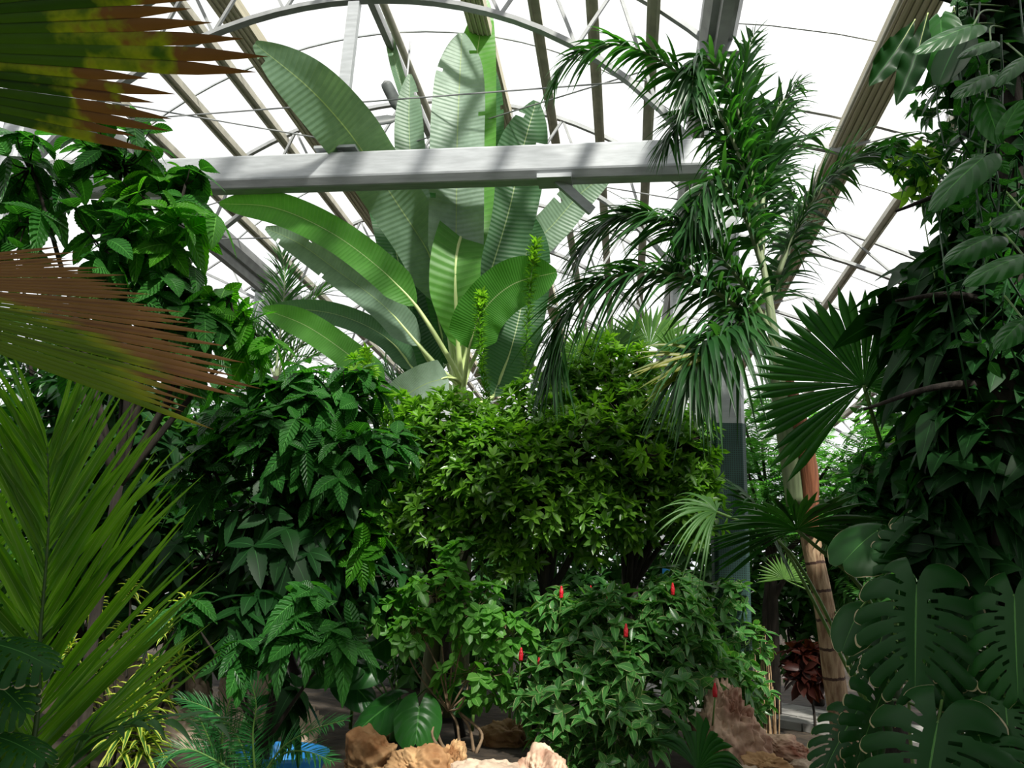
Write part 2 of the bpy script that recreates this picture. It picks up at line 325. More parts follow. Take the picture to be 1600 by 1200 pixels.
for th in (-48.2, -43.6, -39.1, -9.6, -3.9, 2.2):
    x, z = crossat(th); longbar(x, z-.05, .15, .12, M['alu'])
for xx in (4.3, 5.42, 6.6, 7.9, 9.4, 11.): longbar(xx, rightz(xx)-.05, .16, .12, M['alu'])
# rolled shade screens with their drive tubes hang under the purlins
for th, wd in ((-35.6, .42), (-15.2, .36)):
    x, z = crossat(th); mb = MB()
    for k in range(9): box(mb, (x-wd/2+k*wd/9, -2, z-.30-.02*(k % 2)), (x-wd/2+(k+.8)*wd/9, 41.3, z-.10))
    struct('shade_screen', mb, M['screen'])
mb = MB()
for k in range(10): box(mb, (3.75+k*.055, -2, rightz(4)-.42-.02*(k % 2)), (3.75+(k+.8)*.055, 41.3, rightz(4)-.16))
o = struct('shade_screen', mb, M['screen'])
mb = MB(); tube(mb, [(3.68, -2, rightz(4)-.5), (3.68, 41, rightz(4)-.5)], .035, 8); struct('drive_tube', mb, M['alu'], smooth=True)
x, z = crossat(-23.9); mb = MB(); box(mb, (x-.16, -2, z-.22), (x-.05, 41.3, z-.06)); struct('purlin', mb, M['dsteel']); mb = MB(); tube(mb, [(x+.08, -2, z-.16), (x+.08, 41.3, z-.16)], .07, 10); struct('drive_tube', mb, M['alu'], smooth=True)
# gutters above the column lines
for gx_ in (XL, XR):
    mb = MB(); prof = [(-.24, .10), (-.24, .28), (-.20, .28), (-.14, 0), (.14, 0), (.20, .28), (.24, .28), (.24, .10), (.16, -.08), (-.16, -.08)]
    n = len(prof); Va = [(gx_+a, -2, GZ+b) for a, b in prof]+[(gx_+a, 41.5, GZ+b) for a, b in prof]; mb.add(Va, [[i, (i+1) % n, n+(i+1) % n, n+i] for i in range(n)])
    box(mb, (gx_-.07, -2, GZ-.3), (gx_+.07, 41.5, GZ-.08)); struct('gutter', mb, M['dsteel'])
# columns and the tie beams
for y in (1., 9., 17., 25., 33., 41.):
    for cx_ in (XL, XR):
        if y == 1. and cx_ == XR: continue
        mb = MB(); a = .18; c = .04
        pr = [(-a+c, -a), (a-c, -a), (a, -a+c), (a, a-c), (a-c, a), (-a+c, a), (-a, a-c), (-a, -a+c)]
        Va = [(cx_+p, y+q, 0) for p, q in pr]+[(cx_+p, y+q, GZ-.1) for p, q in pr]; mb.add(Va, [[i, (i+1) % 8, 8+(i+1) % 8, 8+i] for i in range(8)])
        box(mb, (cx_-.26, y-.22, GZ-.25), (cx_+.26, y+.22, GZ-.06))
        o = struct('column', mb, M['steel'], 'pale steel column')
        if cx_ == XR and y == 9.:
            o['label'] = 'square steel column wrapped in dark green mesh at its foot'
            mb = MB(); Va = [(cx_+p*1.04, y+q*1.04, .0) for p, q in pr]+[(cx_+p*1.04, y+q*1.04, 3.5) for p, q in pr]; mb.add(Va, [[i, (i+1) % 8, 8+(i+1) % 8, 8+i] for i in range(8)])
            wq = mb.build('mesh_wrap', M['wrap'], o, False); wq['label'] = 'dark green mesh sleeve around the lower column'
def tie(y, x0, x1, z0=6.77, z1=7.26, d=.16):
    mb = MB(); c = .07; pr = [(-d+.02, z1), (-d, z1-.02), (-d, z0+c*1.6), (-d+c, z0), (d-c, z0), (d, z0+c*1.6), (d, z1-.02), (d-.02, z1)]
    # rounded lower lips of the pressed section
    Va = [(x0, y+p, q) for p, q in pr]+[(x1, y+p, q) for p, q in pr]; n = 8; F = [[i, (i+1) % n, n+(i+1) % n, n+i] for i in range(n)]; mb.add(Va, F); return mb
for y in (9., 25., 41.):
    mb = tie(y+.04, XL+.17, XR-.17)
    struct('tie_beam', mb, M['steel'], 'heavy galvanised steel beam crossing the greenhouse in front of the banana' if y == 9. else 'far crossing beam').modifiers.new('b', 'BEVEL').width = .02
    mb = MB(); bar(mb, (XC, y, 7.3), (XC, y, 9.8), .17, .1); box(mb, (XC-.3, y-.12, 7.32), (XC+.3, y+.12, 7.36)); struct('king_post', mb, M['steel'], 'pale upright post standing on the tie beam' if y == 9. else None)
    # knee brace from the beam back to the column head
    mb = MB(); bar(mb, (-.95, y, 6.78), (-.35, y+.05, 6.25) if y != 9. else at(925, 330, 9.3), .12, .08); box(mb, (-1.2, y-.15, 6.74), (-.75, y+.15, 6.80)); struct('knee_brace', mb, M['steel'], None)
# cross cables
for (a, b) in (((-9, 9, 8.6), (.9, 13, 8.6)), ((-9, 13, 8.6), (.9, 9, 8.6)), ((-9, 9.2, 8.1), (.9, 9.2, 8.4)), ((-9, 17, 8.6), (.9, 21, 8.6)), ((-9, 21, 8.6), (.9, 17, 8.6)), ((-9, 13, 8.), (1, 13, 8.))):
    mb = MB(); tube(mb, [a, b], .012, 6, 2); struct('bracing_cable', mb, M['dsteel'])
# clear film skins
mb = MB(); P = arcpts(n=50, Y=0, **{**OUT, 'peak': 11.02}); 
mb.add(np.concatenate([P+V3(0, -2, 0), P+V3(0, 41.5, 0)]), [[i, i+1, 50+i+1, 50+i] for i in range(49)]); struct('ceiling', mb, M['film'], 'clear arched roof glazing', True)
mb = MB(); P = rightpts(XR+.2, 14, 30, 0, .1); mb.add(np.concatenate([P+V3(0, -2, 0), P+V3(0, 41.5, 0)]), [[i, i+1, 30+i+1, 30+i] for i in range(29)]); struct('ceiling', mb, M['film'], 'clear side roof glazing', True)
mb = MB(); mb.add([(-16, 41.6, 0), (14, 41.6, 0), (14, 41.6, 11.3), (-16, 41.6, 11.3)], [[0, 1, 2, 3]]); wf = struct('wall_far', mb, M['film'], 'glazed far gable wall')
mb = MB()
for x_ in np.arange(-15, 14, 1.5): bar(mb, (x_, 41.5, 0), (x_, 41.5, 10.), .08, .1)
for z_ in (2, 4, 6, 8): bar(mb, (-15, 41.5, z_), (14, 41.5, z_), .08, .1, (0, 0, 1))
mb.build('glazing_bars', M['steel'], wf, False)
for x_, n_ in ((-15.5, 'wall_left'), (13.8, 'wall_right')):
    mb = MB(); mb.add([(x_, -6, 0), (x_, 41.6, 0), (x_, 41.6, 8), (x_, -6, 8)], [[0, 1, 2, 3]]); ww = struct(n_, mb, M['film'], 'glazed side wall')
    mb = MB()
    for y_ in np.arange(-5, 41, 2.): bar(mb, (x_, y_, 0), (x_, y_, 8.), .08, .1, (1, 0, 0))
    for z_ in (2, 4, 6, 8): bar(mb, (x_, -6, z_), (x_, 41, z_), .08, .1, (1, 0, 0))
    mb.build('glazing_bars', M['steel'], ww, False)
mb = MB()   # roof over the west aisle beyond the left gutter
P = [(-15.5, 8.), (-13.5, 9.6), (-11.5, 9.9), (XL, GZ+.25)]
mb.add([(x_, -2, z_) for x_, z_ in P]+[(x_, 41.5, z_) for x_, z_ in P], [[i, i+1, 5+i, 4+i] for i in range(3)]); struct('ceiling', mb, M['film'], 'clear roof of the west aisle')
for y in YS:
    mb = MB(); q = spline([(XL, y, GZ+.2), (-11.5, y, 9.9), (-13.5, y, 9.6), (-15.5, y, 8)], 12); arcbar(mb, q, .06, .1); q2 = q+V3(0, 0, -.7); arcbar(mb, q2, .06, .08)
    for i in range(0, 10, 2): bar(mb, q[i], q2[i+1], .04, .04); bar(mb, q2[i+1], q[i+2], .04, .04)
    struct('roof_truss', mb, M['dsteel'])
# ceiling fan
fh = at(630, 183, 11.2); t = thing('ceiling_fan', 'dark grey two-bladed air fan hanging behind the upright banana leaves', 'fan', fh)
mb = MB(); tube(mb, [fh+V3(0, 0, .12), fh-V3(0, 0, .1)], [.12, .14, .1], 16, 5); mb.build('motor_hub', M['fan'], t)
for (px, py) in ((603, 130), (563, 193), (668, 250)):
    e_ = at(px, py, 10.9 if px < 620 else 11.3); d = nrm(e_-fh); mb = MB(); strips(mb, fh+d*.1, d, V3(.25, -1, .3), np.linalg.norm(e_-fh)-.05, .22, 0, lambda t: np.minimum(1, .35+t*3)*np.sqrt(np.clip(1-t**14, 0, 1)), 14, .03)
    bl = mb.build('fan_blade', M['fan'], t); so = bl.modifiers.new('s', 'SOLIDIFY'); so.thickness = .012
mb = MB(); tube(mb, [fh, fh+V3(0, 0, 10.9-fh[2])], .02, 8, 2); mb.build('drop_rod', M['dsteel'], t)

# ------------------------------------------------------------------ plant builders
def lamina(mb, C, W, hint, prof, fold=.2, nw=9, var=.5, ruffle=.0, tears=(), seed=0, curlx=0.):
    """leaf blade swept along centre line C (n,3)"""
    r = random.Random(seed); n = len(C); T, S, N = frames(C, hint); t = np.linspace(0, 1, n); w_ = np.maximum(prof(t), .015)*W/2
    u = np.linspace(-1, 1, nw); ph = r.random()*6
    off = fold*np.abs(u)**1.3
    V = C[:, None]+S[:, None]*(u[None, :, None]*w_[:, None, None]*(1-.25*fold))+N[:, None]*((off[None]+curlx*u[None]**2)*w_[:, None])[..., None]
    V = V+N[:, None]*(ruffle*w_[:, None]*(np.abs(u)**2)[None]*np.sin(t[:, None]*(26+6*r.random())+ph+u[None]*2))[..., None]
    UV = np.stack(np.meshgrid((u+1)/2, t), -1).reshape(-1, 2)
    F = gridF(n, nw)
    keep = np.ones(len(F), bool)
    ci = np.arange(len(F))//(nw-1); cj = np.arange(len(F)) % (nw-1); cu = np.abs((cj+.5)/(nw-1)*2-1); side = np.sign((cj+.5)/(nw-1)*2-1)
    for (tt, sd, dep) in tears: keep &= ~((ci == int(tt*(n-1))) & (side == sd) & (cu > 1-dep))
    mb.add(V, F[keep], UV, var)
def bananaprof(t): return np.clip(np.minimum(1, (t*9)**.6), 0, 1)*np.clip(1-((t-.5)/.515).clip(0)**4.2, 0, 1)
YK = 1.
def px3(L): return np.array([at(*p) for p in L])
def pt_leaf(parent, name, pts, wpx, hint=None, petiole=None, var=.5, m='banana', fold=.2, ruffle=.04, tears=(), seed=0, ribr=.03, prof=bananaprof, nw=9, n=60, world=False):
    C3 = px3([(a, b, c*YK) for a, b, c in pts]) if not world else np.array(pts); C = spline(C3, n); C = C[:]; Ym = np.mean(C3[:, 1]); W = wpx*pm(Ym, np.mean([q[1] for q in pts]))
    if hint is None: hint = nrm(CAMP-C3.mean(0)+V3(0, 0, .2))
    mb = MB(); lamina(mb, C, W, hint, prof, fold, nw, var, ruffle, tears, seed); lf = mb.build(name, M[m], parent)
    T, S, N = frames(C, hint); mb = MB(); full = list(C[::6]-N[::6]*ribr*.5)
    if petiole is not None: full = list(petiole)+full
    k = len(full); R = np.interp(np.linspace(0, 1, k), [0, .3, .5, 1], [ribr*1.5, ribr, ribr*.5, ribr*.15]); tube(mb, full, R, 7, k*3)
    mb.build('midrib', M['petiole'], lf)
    return lf

# ---- the banana
BY = 9.98; bb = at(722, 640, BY); bb[2] = 0; BB = bb.copy()
t = thing('banana_plant', 'giant banana plant with huge upright grey-green leaves rising behind the steel beam', 'banana plant', bb)
stemtop = at(722, 612, BY)
mb = MB()
for k in range(5):
    o_ = V3(.09*math.cos(k*1.3), .09*math.sin(k*1.3), 0); tube(mb, [bb+o_*2.2, (bb+stemtop)/2+o_*1.6, stemtop+o_*.8], [.13, .11, .06], 12, 20)
mb.build('pseudostem', M['boot2'], t)
s0 = stemtop-V3(0, 0, .35); YK = .86
BL = [ # points of the blade, width px, petiole points, var, tears, hint
 ([(712, 440, 11.4), (713, 330, 11.1), (715, 200, 11), (722, 52, 11.2)], 96, [(724, 520, 11.5)], .95, [(.07, 1, .3), (.3, -1, .15), (.62, 1, .25), (.8, -1, .3), (.9, 1, .5)]),
 ([(716, 545, 11.3), (712, 470, 11.1), (713, 400, 11.1), (735, 300, 11.5), (744, 100, 12.2), (760, 0, 12.5)], 84, [(720, 590, 11.4)], .55, [(.5, 1, .3), (.9, -1, .4)]),
 ([(700, 480, 12.2), (672, 400, 11.9), (622, 320, 11.5), (575, 250, 10.95), (540, 200, 10.2), (480, 135, 9.6), (398, 68, 9.2)], 106, [(718, 560, 11.9)], .45, [(.95, -1, .4)]),
 ([(690, 480, 12.4), (655, 360, 12.5), (640, 220, 12.5), (640, 116, 12.6)], 56, [(712, 560, 12.)], .5, [(.9, 1, .5)]),
 ([(655, 300, 12.9), (640, 180, 13), (618, 100, 13), (602, 30, 13)], 26, [(690, 450, 12.5)], .45, []),
 ([(728, 540, 12), (765, 430, 12), (795, 330, 12), (815, 240, 12), (838, 158, 12)], 98, [(722, 590, 11.8)], .12, [(.35, 1, .5), (.6, -1, .3), (.82, 1, .5), (.92, -1, .6)]),
 ([(735, 500, 12.4), (758, 330, 12.6), (766, 200, 12.7), (768, 98, 12.8)], 52, [(724, 585, 12)], .05, [(.8, 1, .3)]),
 ([(760, 520, 12.6), (800, 420, 12.8), (865, 350, 13), (910, 300, 13.1), (962, 262, 13.2)], 62, [(728, 590, 12.2)], .6, [(.4, 1, .4), (.7, -1, .4)]),
 ([(650, 478, 11.0), (600, 425, 10.9), (520, 365, 10.8), (430, 325, 10.7), (343, 318, 10.7)], 62, [(724, 606, 11.4), (690, 540, 11.1)], .30, []),
 ([(655, 540, 11.4), (600, 478, 11.4), (530, 425, 11.4), (470, 382, 11.4), (415, 356, 11.4)], 56, [(722, 606, 11.5), (692, 582, 11.4)], .62, [(.75, 1, .6), (.9, -1, .5), (.6, -1, .3)]),
 ([(600, 600, 10.9), (550, 558, 10.9), (480, 510, 10.8), (410, 482, 10.7)], 54, [(715, 640, 11.4), (650, 625, 11.1)], .32, []),
 ([(650, 580, 11.7), (600, 525, 11.8), (520, 490, 11.9), (420, 480, 12)], 42, [(715, 620, 11.5)], .15, []),
 ([(733, 545, 11), (752, 490, 10.8), (800, 445, 10.7), (870, 425, 10.7)], 88, [(724, 606, 11.3)], .08, []),
 ([(700, 590, 10.9), (665, 600, 10.7), (632, 622, 10.6), (618, 660, 10.6)], 72, [(718, 600, 11.3)], .98, []),
 ([(690, 590, 12.6), (655, 540, 12.7), (630, 440, 12.8), (600, 330, 12.9), (560, 290, 12.9)], 64, [(715, 620, 12)], .0, [(.4, -1, .4)]),
 ([(700, 570, 12.8), (678, 450, 12.9), (690, 340, 13), (692, 200, 13)], 80, [(718, 620, 12)], .0, []),
 ([(770, 620, 12.3), (800, 540, 12.4), (820, 440, 12.5), (822, 330, 12.5)], 90, [(730, 640, 11.9)], .05, [(.5, -1, .4), (.7, 1, .4)]),
]
for i, (pts, wd, pet, var, tr_) in enumerate(BL):
    pt_leaf(t, 'leaf', pts, wd*.92, petiole=[s0]+[at(p[0], p[1], p[2]*YK) for p in pet], var=var, tears=tr_, seed=i, m='bananay' if i in (1, 8, 10, 12) else 'banana', fold=.16 if wd > 40 else .9, ruffle=.05)

YK = 1.
# ---- feather palms
def frond(parent, ctrl, n, L, W, m='palm', droop=.35, ang=55, plum=0., hint=None, rr=.018, lenprof=None, world=False, start=.12, seed=0, name='frond', var=(0, 1), nl=6, mrach='rachis'):
    C3 = np.array(ctrl) if world else px3(ctrl); C = spline(C3, 80); hint = V3(0, -.15, 1) if hint is None else hint
    T, S, N = frames(C, hint)
    mb = MB(); tube(mb, C[::6], [rr*1.6, rr, rr*.25], 7, 30); fr = mb.build(name, M[mrach], parent)
    mb = MB(); r = np.random.default_rng(seed+11)
    for side in (-1, 1):
        s = np.linspace(start, .995, n)+r.normal(0, .2/n, n); s = s.clip(0, 1); i = (s*79).astype(int)
        lp = lenprof(s) if lenprof else np.sin(np.pi*(.12+.80*s))**.7
        a = np.radians(ang*(1-.55*s)+r.normal(0, 5, n)); el = r.normal(0, 1, n)*plum+.25
        D = T[i]*np.cos(a)[:, None]+(S[i]*side*np.cos(el)[:, None]+N[i]*np.sin(el)[:, None])*np.sin(a)[:, None]
        strips(mb, C[i], D, N[i]+r.normal(0, .15, (n, 3)), L*lp*r.uniform(.88, 1.08, n), W*(.55+.45*lp), droop*r.uniform(.6, 1.3, n), 'blade', nl, .18, r.uniform(var[0], var[1], n), twist=r.normal(0, .25, n))
    lf = mb.build('leaflets', M[m], fr); return fr
def wrap_palm():
    PY = 7.5
    tp = px3([(1338, 1240, 7.6), (1308, 1090, 7.55), (1290, 960, 7.5), (1268, 850, 7.5), (1256, 760, 7.5), (1228, 640, 7.5), (1212, 560, 7.5)]); tp[0][2] = 0
    t = thing('feather_palm', 'leaning feather palm with ringed brown trunk and bushy dark fronds', 'palm tree', tp[0])
    mb = MB(); tube(mb, tp[:5], [.13, .098, .092, .088, .092], 18, 60); mb.build('trunk', M['palmtrunk'], t)
    mb = MB(); cs = px3([(1248, 790, 7.47), (1236, 700, 7.45), (1218, 600, 7.42), (1206, 500, 7.4), (1190, 400, 7.4), (1178, 330, 7.4)]); tube(mb, cs, [.11, .115, .085, .045, .030, .022], 14, 40); mb.build('crownshaft', M['shaft'], t)
    mb = MB(); cs = px3([(1266, 830, 7.42), (1264, 740, 7.38), (1247, 650, 7.36), (1226, 570, 7.38)]); tube(mb, cs, [.07, .085, .075, .03], 12, 30); mb.build('dead_sheath', M['boot'], t)
    F = [ # rachis, leaflet len m, n, droop, plum, mat
     ([(1205, 520, 7.4), (1150, 430, 7.2), (1060, 350, 7.0), (970, 340, 6.9), (900, 400, 6.9)], .62, 62, .45, .5, 'palm'),
     ([(1205, 540, 7.4), (1140, 470, 7.1), (1040, 425, 6.9), (940, 440, 6.8), (880, 500, 6.8), (862, 590, 6.8)], .62, 70, .55, .5, 'palm'),
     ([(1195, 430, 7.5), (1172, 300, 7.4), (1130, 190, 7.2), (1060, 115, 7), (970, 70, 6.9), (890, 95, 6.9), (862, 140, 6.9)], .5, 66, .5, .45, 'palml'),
     ([(1180, 330, 7.4), (1165, 220, 7.3), (1130, 120, 7.1), (1090, 90, 6.9), (1080, 160, 6.7)], .5, 46, .5, .6, 'palm'),
     ([(1182, 360, 7.4), (1170, 240, 7.6), (1160, 150, 7.7), (1170, 80, 7.8), (1180, 50, 7.8)], .5, 48, .25, .9, 'palm'),
     ([(1215, 430, 7.5), (1240, 370, 7.5), (1280, 300, 7.4), (1340, 245, 7.3), (1400, 245, 7.2), (1440, 285, 7.1)], .58, 60, .4, .35, 'palm'),
     ([(1180, 480, 7.3), (1140, 520, 6.8), (1110, 530, 6.5), (1085, 560, 6.3), (1080, 600, 6.2)], .62, 44, .6, .8, 'palm'),
     ([(1190, 330, 7.5), (1200, 230, 7.7), (1215, 170, 7.8), (1250, 130, 7.9)], .48, 46, .3, .8, 'palm'),
     ([(1190, 400, 7.6), (1200, 300, 8), (1230, 240, 8.3), (1290, 200, 8.4)], .5, 40, .35, .7, 'palm'),
     ([(1192, 420, 7.4), (1160, 330, 7.2), (1120, 280, 7.), (1085, 320, 6.8), (1075, 380, 6.8)], .5, 46, .5, .7, 'palm'),
     ([(1185, 350, 7.5), (1150, 250, 7.5), (1110, 190, 7.5), (1070, 180, 7.4), (1040, 230, 7.3)], .5, 46, .5, .7, 'palm'),
     ([(1195, 500, 7.6), (1230, 400, 8), (1240, 350, 8.4), (1230, 300, 8.8)], .5, 36, .35, .7, 'palm'),
    ]
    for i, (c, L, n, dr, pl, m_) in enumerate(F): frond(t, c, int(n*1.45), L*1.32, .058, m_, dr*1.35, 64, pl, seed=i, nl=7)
    # the yellowing side of the lowest frond
    mb = MB(); c0 = px3([(1085, 560, 6.3)])[0]; k = 16; ang = np.linspace(2.75, 3.75, k); D = np.stack([np.cos(ang)*1., -.2+0*ang, np.sin(ang)*-.9-.25], 1)
    strips(mb, c0+V3(.05, 0, 0)+rng.normal(0, .06, (k, 3)), D, V3(0, -1, .5), rng.uniform(.4, .62, k), .04, .25, 'blade', 6, .2, rng.random(k)); q = mb.build('yellowing_leaflets', M['yel'], t); q['label'] = 'yellow-green leaflets at the frond tip'
    mb = MB(); tube(mb, px3([(1182, 330, 7.4), (1168, 240, 7.45), (1158, 180, 7.5)]), [.035, .025, .012], 8, 16); mb.build('spear_leaf', M['gstem'], t)
    return t
M['yel'] = leafmat('yellowing_leaflet', (.12, .17, .02), (.26, .26, .04), .4, rough=.4, dry=((.22, .10, .04), .97, .2))
feather = wrap_palm()

# ---- fan leaves
def fan(parent, hub, axis, normal, R, nseg, spread, join=.6, droop=.12, m='fan_leaf', var=(0, 1), petiole=None, pr=.018, lens=None, name='fan_leaf', seed=0, nl=10, fold=.5, label=None, a0=None, tipw=.02, jit=0.):
    r = np.random.default_rng(seed+77); axis = nrm(axis); normal = nrm(normal-axis*(normal@axis)); side = np.cross(axis, normal)
    th = np.linspace(-spread/2, spread/2, nseg) if a0 is None else np.linspace(a0[0], a0[1], nseg); th = np.radians(th); dth = abs(th[1]-th[0])
    th2 = th+r.normal(0, jit, nseg)
    D = np.cos(th2)[:, None]*axis+np.sin(th2)[:, None]*side; Ls = R*(np.asarray(lens) if lens is not None else r.uniform(.92, 1.04, nseg))
    pr_ = lambda t: np.where(t < join, t/join, ((1-t)/(1-join)).clip(0)**.85)
    mb = MB(); strips(mb, np.repeat(hub[None], nseg, 0), D, normal, Ls, 2*join*Ls*math.tan(dth/2)*1.08, droop*r.uniform(.7, 1.3, nseg), pr_, nl, -fold, r.uniform(var[0], var[1], nseg) if not callable(var) else var(np.linspace(0, 1, nseg)), tip=tipw)
    lf = mb.build(name, M[m], parent)
    if label: lf['label'] = label
    if petiole is not None:
        mb = MB(); tube(mb, petiole, [pr*1.3, pr], 8); mb.build('petiole', M['gstem'], lf)
    return lf

def arange_leaves(mb, C, A, k, L, W, alpha=(50, 85), droop=.2, prof='ellip', nl=3, fold=.15, var=(0, 1), jit=.15, r=rng, wave=0.):
    """rosettes of k leaves round axes A at points C"""
    n = len(C); A = nrm(A); h = np.where(np.abs(A[:, 2:3]) > .9, V3(1, 0, 0), V3(0, 0, 1)); X = nrm(np.cross(A, h)); Yv = np.cross(A, X)
    ph = r.random((n, 1))*6.3+np.arange(k)[None]*2.399+r.normal(0, .2, (n, k)); al = np.radians(r.uniform(alpha[0], alpha[1], (n, k)))
    R_ = np.cos(ph)[..., None]*X[:, None]+np.sin(ph)[..., None]*Yv[:, None]
    D = np.cos(al)[..., None]*A[:, None]+np.sin(al)[..., None]*R_+r.normal(0, jit, (n, k, 3)); D = nrm(D.reshape(-1, 3))
    Nn = np.repeat(A, k, 0)+.35*V3(0, 0, 1)+r.normal(0, jit, (n*k, 3))
    Ls = r.uniform(.7, 1.1, n*k)*L; v = np.repeat(r.uniform(var[0], var[1], n), k)*.6+r.uniform(var[0], var[1], n*k)*.4
    strips(mb, np.repeat(C, k, 0), D, Nn, Ls, Ls*W, droop*r.uniform(.3, 1.5, n*k), prof, nl, fold, v, wave=wave)
def ball(n, r, shell=.45):
    v = nrm(r.normal(size=(n, 3))); return v*(r.uniform(shell**3, 1, (n, 1))**(1/3))
def bush(name, label, cat, base, blobs, m, L, W=.4, k=7, trunkr=.04, bark='bark', seed=0, group=None, stems=1, foliage='foliage', sq=(1, .8, 1), upb=.7, twigs=True, shell=.45, **kw):
    r = np.random.default_rng(seed+100); base = np.array(base, float); t = thing(name, label, cat, base, group)
    tr_ = MB(); tops = []
    for b in blobs:
        if len(np.shape(b[0])): b = (b[0], 0, 0, *b[1:]); c = V3(*b[0]); R = b[3]
        else: c = at(b[0], b[1], b[2]); R = b[3]*pm(b[2], b[1])
        n = b[4]; mm = b[5] if len(b) > 5 else m
        v = ball(n, r, shell); Pp = c+v*R*np.array(sq)*(b[6] if len(b) > 6 else V3(1, 1, 1)); A = nrm(v)*.8+V3(0, -.1, upb)+r.normal(0, .25, (n, 3))
        tops.append((c, R, Pp, A, mm))
    for q in range(stems):
        pass
    trunk_top = np.mean([c for c, *_ in tops], 0); trunk_top = V3(trunk_top[0]*.5+base[0]*.5, trunk_top[1]*.5+base[1]*.5, base[2]+(min(c[2]-R*.6 for c, R, *_ in tops)-base[2])*.7)
    trunk_top[2] = max(trunk_top[2], base[2]+.12)
    for q in range(stems):
        o = V3(r.normal(0, .12), r.normal(0, .1), 0)*(stems > 1)*1.5
        tube(tr_, [base+o, base+(trunk_top-base)*.5+o*1.2+r.normal(0, .04, 3), trunk_top+o*.6], [trunkr, trunkr*.8, trunkr*.65], 9, 14)
    for c, R, Pp, A, mm in tops:
        mid = (trunk_top+c)/2+r.normal(0, R*.15, 3); tube(tr_, [trunk_top, mid, c+V3(0, 0, R*.2)], [trunkr*.6, trunkr*.4, trunkr*.2], 7, 12)
        if twigs:
            for p in Pp[:min(len(Pp), 26)]: tube(tr_, [c+(p-c)*.1, c+(p-c)*.6+V3(0, 0, -.03), p], [trunkr*.18, trunkr*.1, .004], 5, 6)
    tr_.build('trunk' if stems == 1 else 'stems', M[bark], t)
    ms = {}
    for c, R, Pp, A, mm in tops: ms.setdefault(mm, []).append((Pp, A))
    for mm, l in ms.items():
        mb = MB()
        for Pp, A in l: arange_leaves(mb, Pp, A, k, L, W, r=r, **kw)
        o = mb.build(foliage, M[mm], t)
        if len(ms) > 1 and mm != m: o['label'] = {'shruby': 'fresh yellow-green leaves', 'coffeeb': 'bright leaves with backlight put into their colour', 'palml': 'sunlit leaves'}.get(mm, 'darker fill leaves')  # bright coffee leaves have backlight put into the colour; fallback leaves are darker
    return t
def foot(px, Y, z=0., dy=0): p = at(px, 900, Y); return V3(p[0], p[1], z)

# ---- central glossy shrubs (three trees whose crowns touch)
kw = dict(shell=.6, alpha=(40, 88), droop=.1, prof='ellip', nl=3, fold=.2)
bush('glossy_shrub', 'dense small-leaved shrub with its crown left of centre under the banana', 'shrub', foot(735, 8.60), [
 (700, 690, 8.50, 85, 310), (640, 720, 8.70, 60, 150), (760, 740, 8.20, 85, 310), (690, 800, 8.50, 80, 210), (620, 640, 8.70, 32, 40, 'shruby'), (600, 800, 8.80, 60, 120), (800, 850, 8.40, 55, 110), (680, 720, 8.5, 120, 30, 'shruby'), (560, 580, 8.80, 22, 13, 'shruby')],
 'shrub', .15, .36, 8, .06, seed=1, **kw)
bush('glossy_shrub', 'small-leaved shrub in the middle, its crown below the drooping palm frond', 'shrub', foot(835, 8.90), [
 (850, 660, 9.00, 80, 260), (900, 720, 8.40, 90, 350), (840, 770, 8.20, 80, 260), (930, 800, 8.40, 75, 190), (895, 600, 9.20, 40, 70), (880, 710, 8.3, 110, 30, 'shruby'), (860, 690, 8.20, 30, 25, 'shruby')],
 'shrub', .15, .36, 8, .09, seed=2, **kw)
bush('glossy_shrub', 'small-leaved shrub with bright new shoots just left of the mesh-wrapped column', 'shrub', foot(955, 9.10), [
 (960, 620, 9.40, 75, 210), (1020, 700, 8.80, 75, 260), (1060, 740, 8.50, 60, 165), (990, 790, 8.50, 65, 150), (985, 650, 9.00, 60, 130), (1010, 690, 8.7, 100, 30, 'shruby'), (1010, 710, 8.10, 28, 15, 'shruby'), (1000, 570, 9.40, 30, 30, 'shruby'), (1075, 690, 8.4, 45, 60), (1080, 800, 8.40, 50, 80), (940, 560, 9.40, 35, 35, 'shruby')],
 'shrub', .15, .36, 8, .07, seed=3, **kw)
# tall slender shoots climbing in front of the banana
def shoot(name, label, pts, seed, L=.12, n=70, m='shruby'):
    P = px3(pts); b = P[0].copy(); b[2] = 0; t = thing(name, label, 'shrub', b, 'slender shoots before the banana'); C = spline(P, n); r = np.random.default_rng(seed)
    mb = MB(); tube(mb, [b]+list(P), [.02, .012, .004], 6, 30); mb.build('stem', M['gstem'], t)
    T = nrm(np.gradient(C, axis=0)); mb = MB(); tt = np.linspace(0, 1, n)
    arange_leaves(mb, C, T, 7, L, .22, (50, 95), .15, 'lance', 3, .15, (0, .7), r=r); mb.build('leaves', M['shrub'], t)
    mb = MB(); arange_leaves(mb, C[-9:], T[-9:], 9, L*1.2, .3, (20, 75), .1, 'lance', 3, .15, (.5, 1), r=r); mb.build('shoot_tip', M[m], t)['label'] = 'yellow-green rosette at the tip'
shoot('tall_shoot', 'tallest slender shoot, its yellow-green tip just under the steel beam', [(815, 700, 9.00), (822, 560, 9.00), (828, 450, 9.00), (838, 378, 9.00)], 1)
shoot('tall_shoot', 'shorter slender shoot left of the tallest one, over the bright banana leaf', [(765, 660, 9.00), (752, 560, 9.00), (750, 500, 9.00), (752, 462, 9.00)], 2)
shoot('tall_shoot', 'small pale shoot standing above the left end of the shrubs', [(592, 660, 8.60), (583, 610, 8.60), (576, 575, 8.60), (572, 548, 8.60)], 3, n=30)

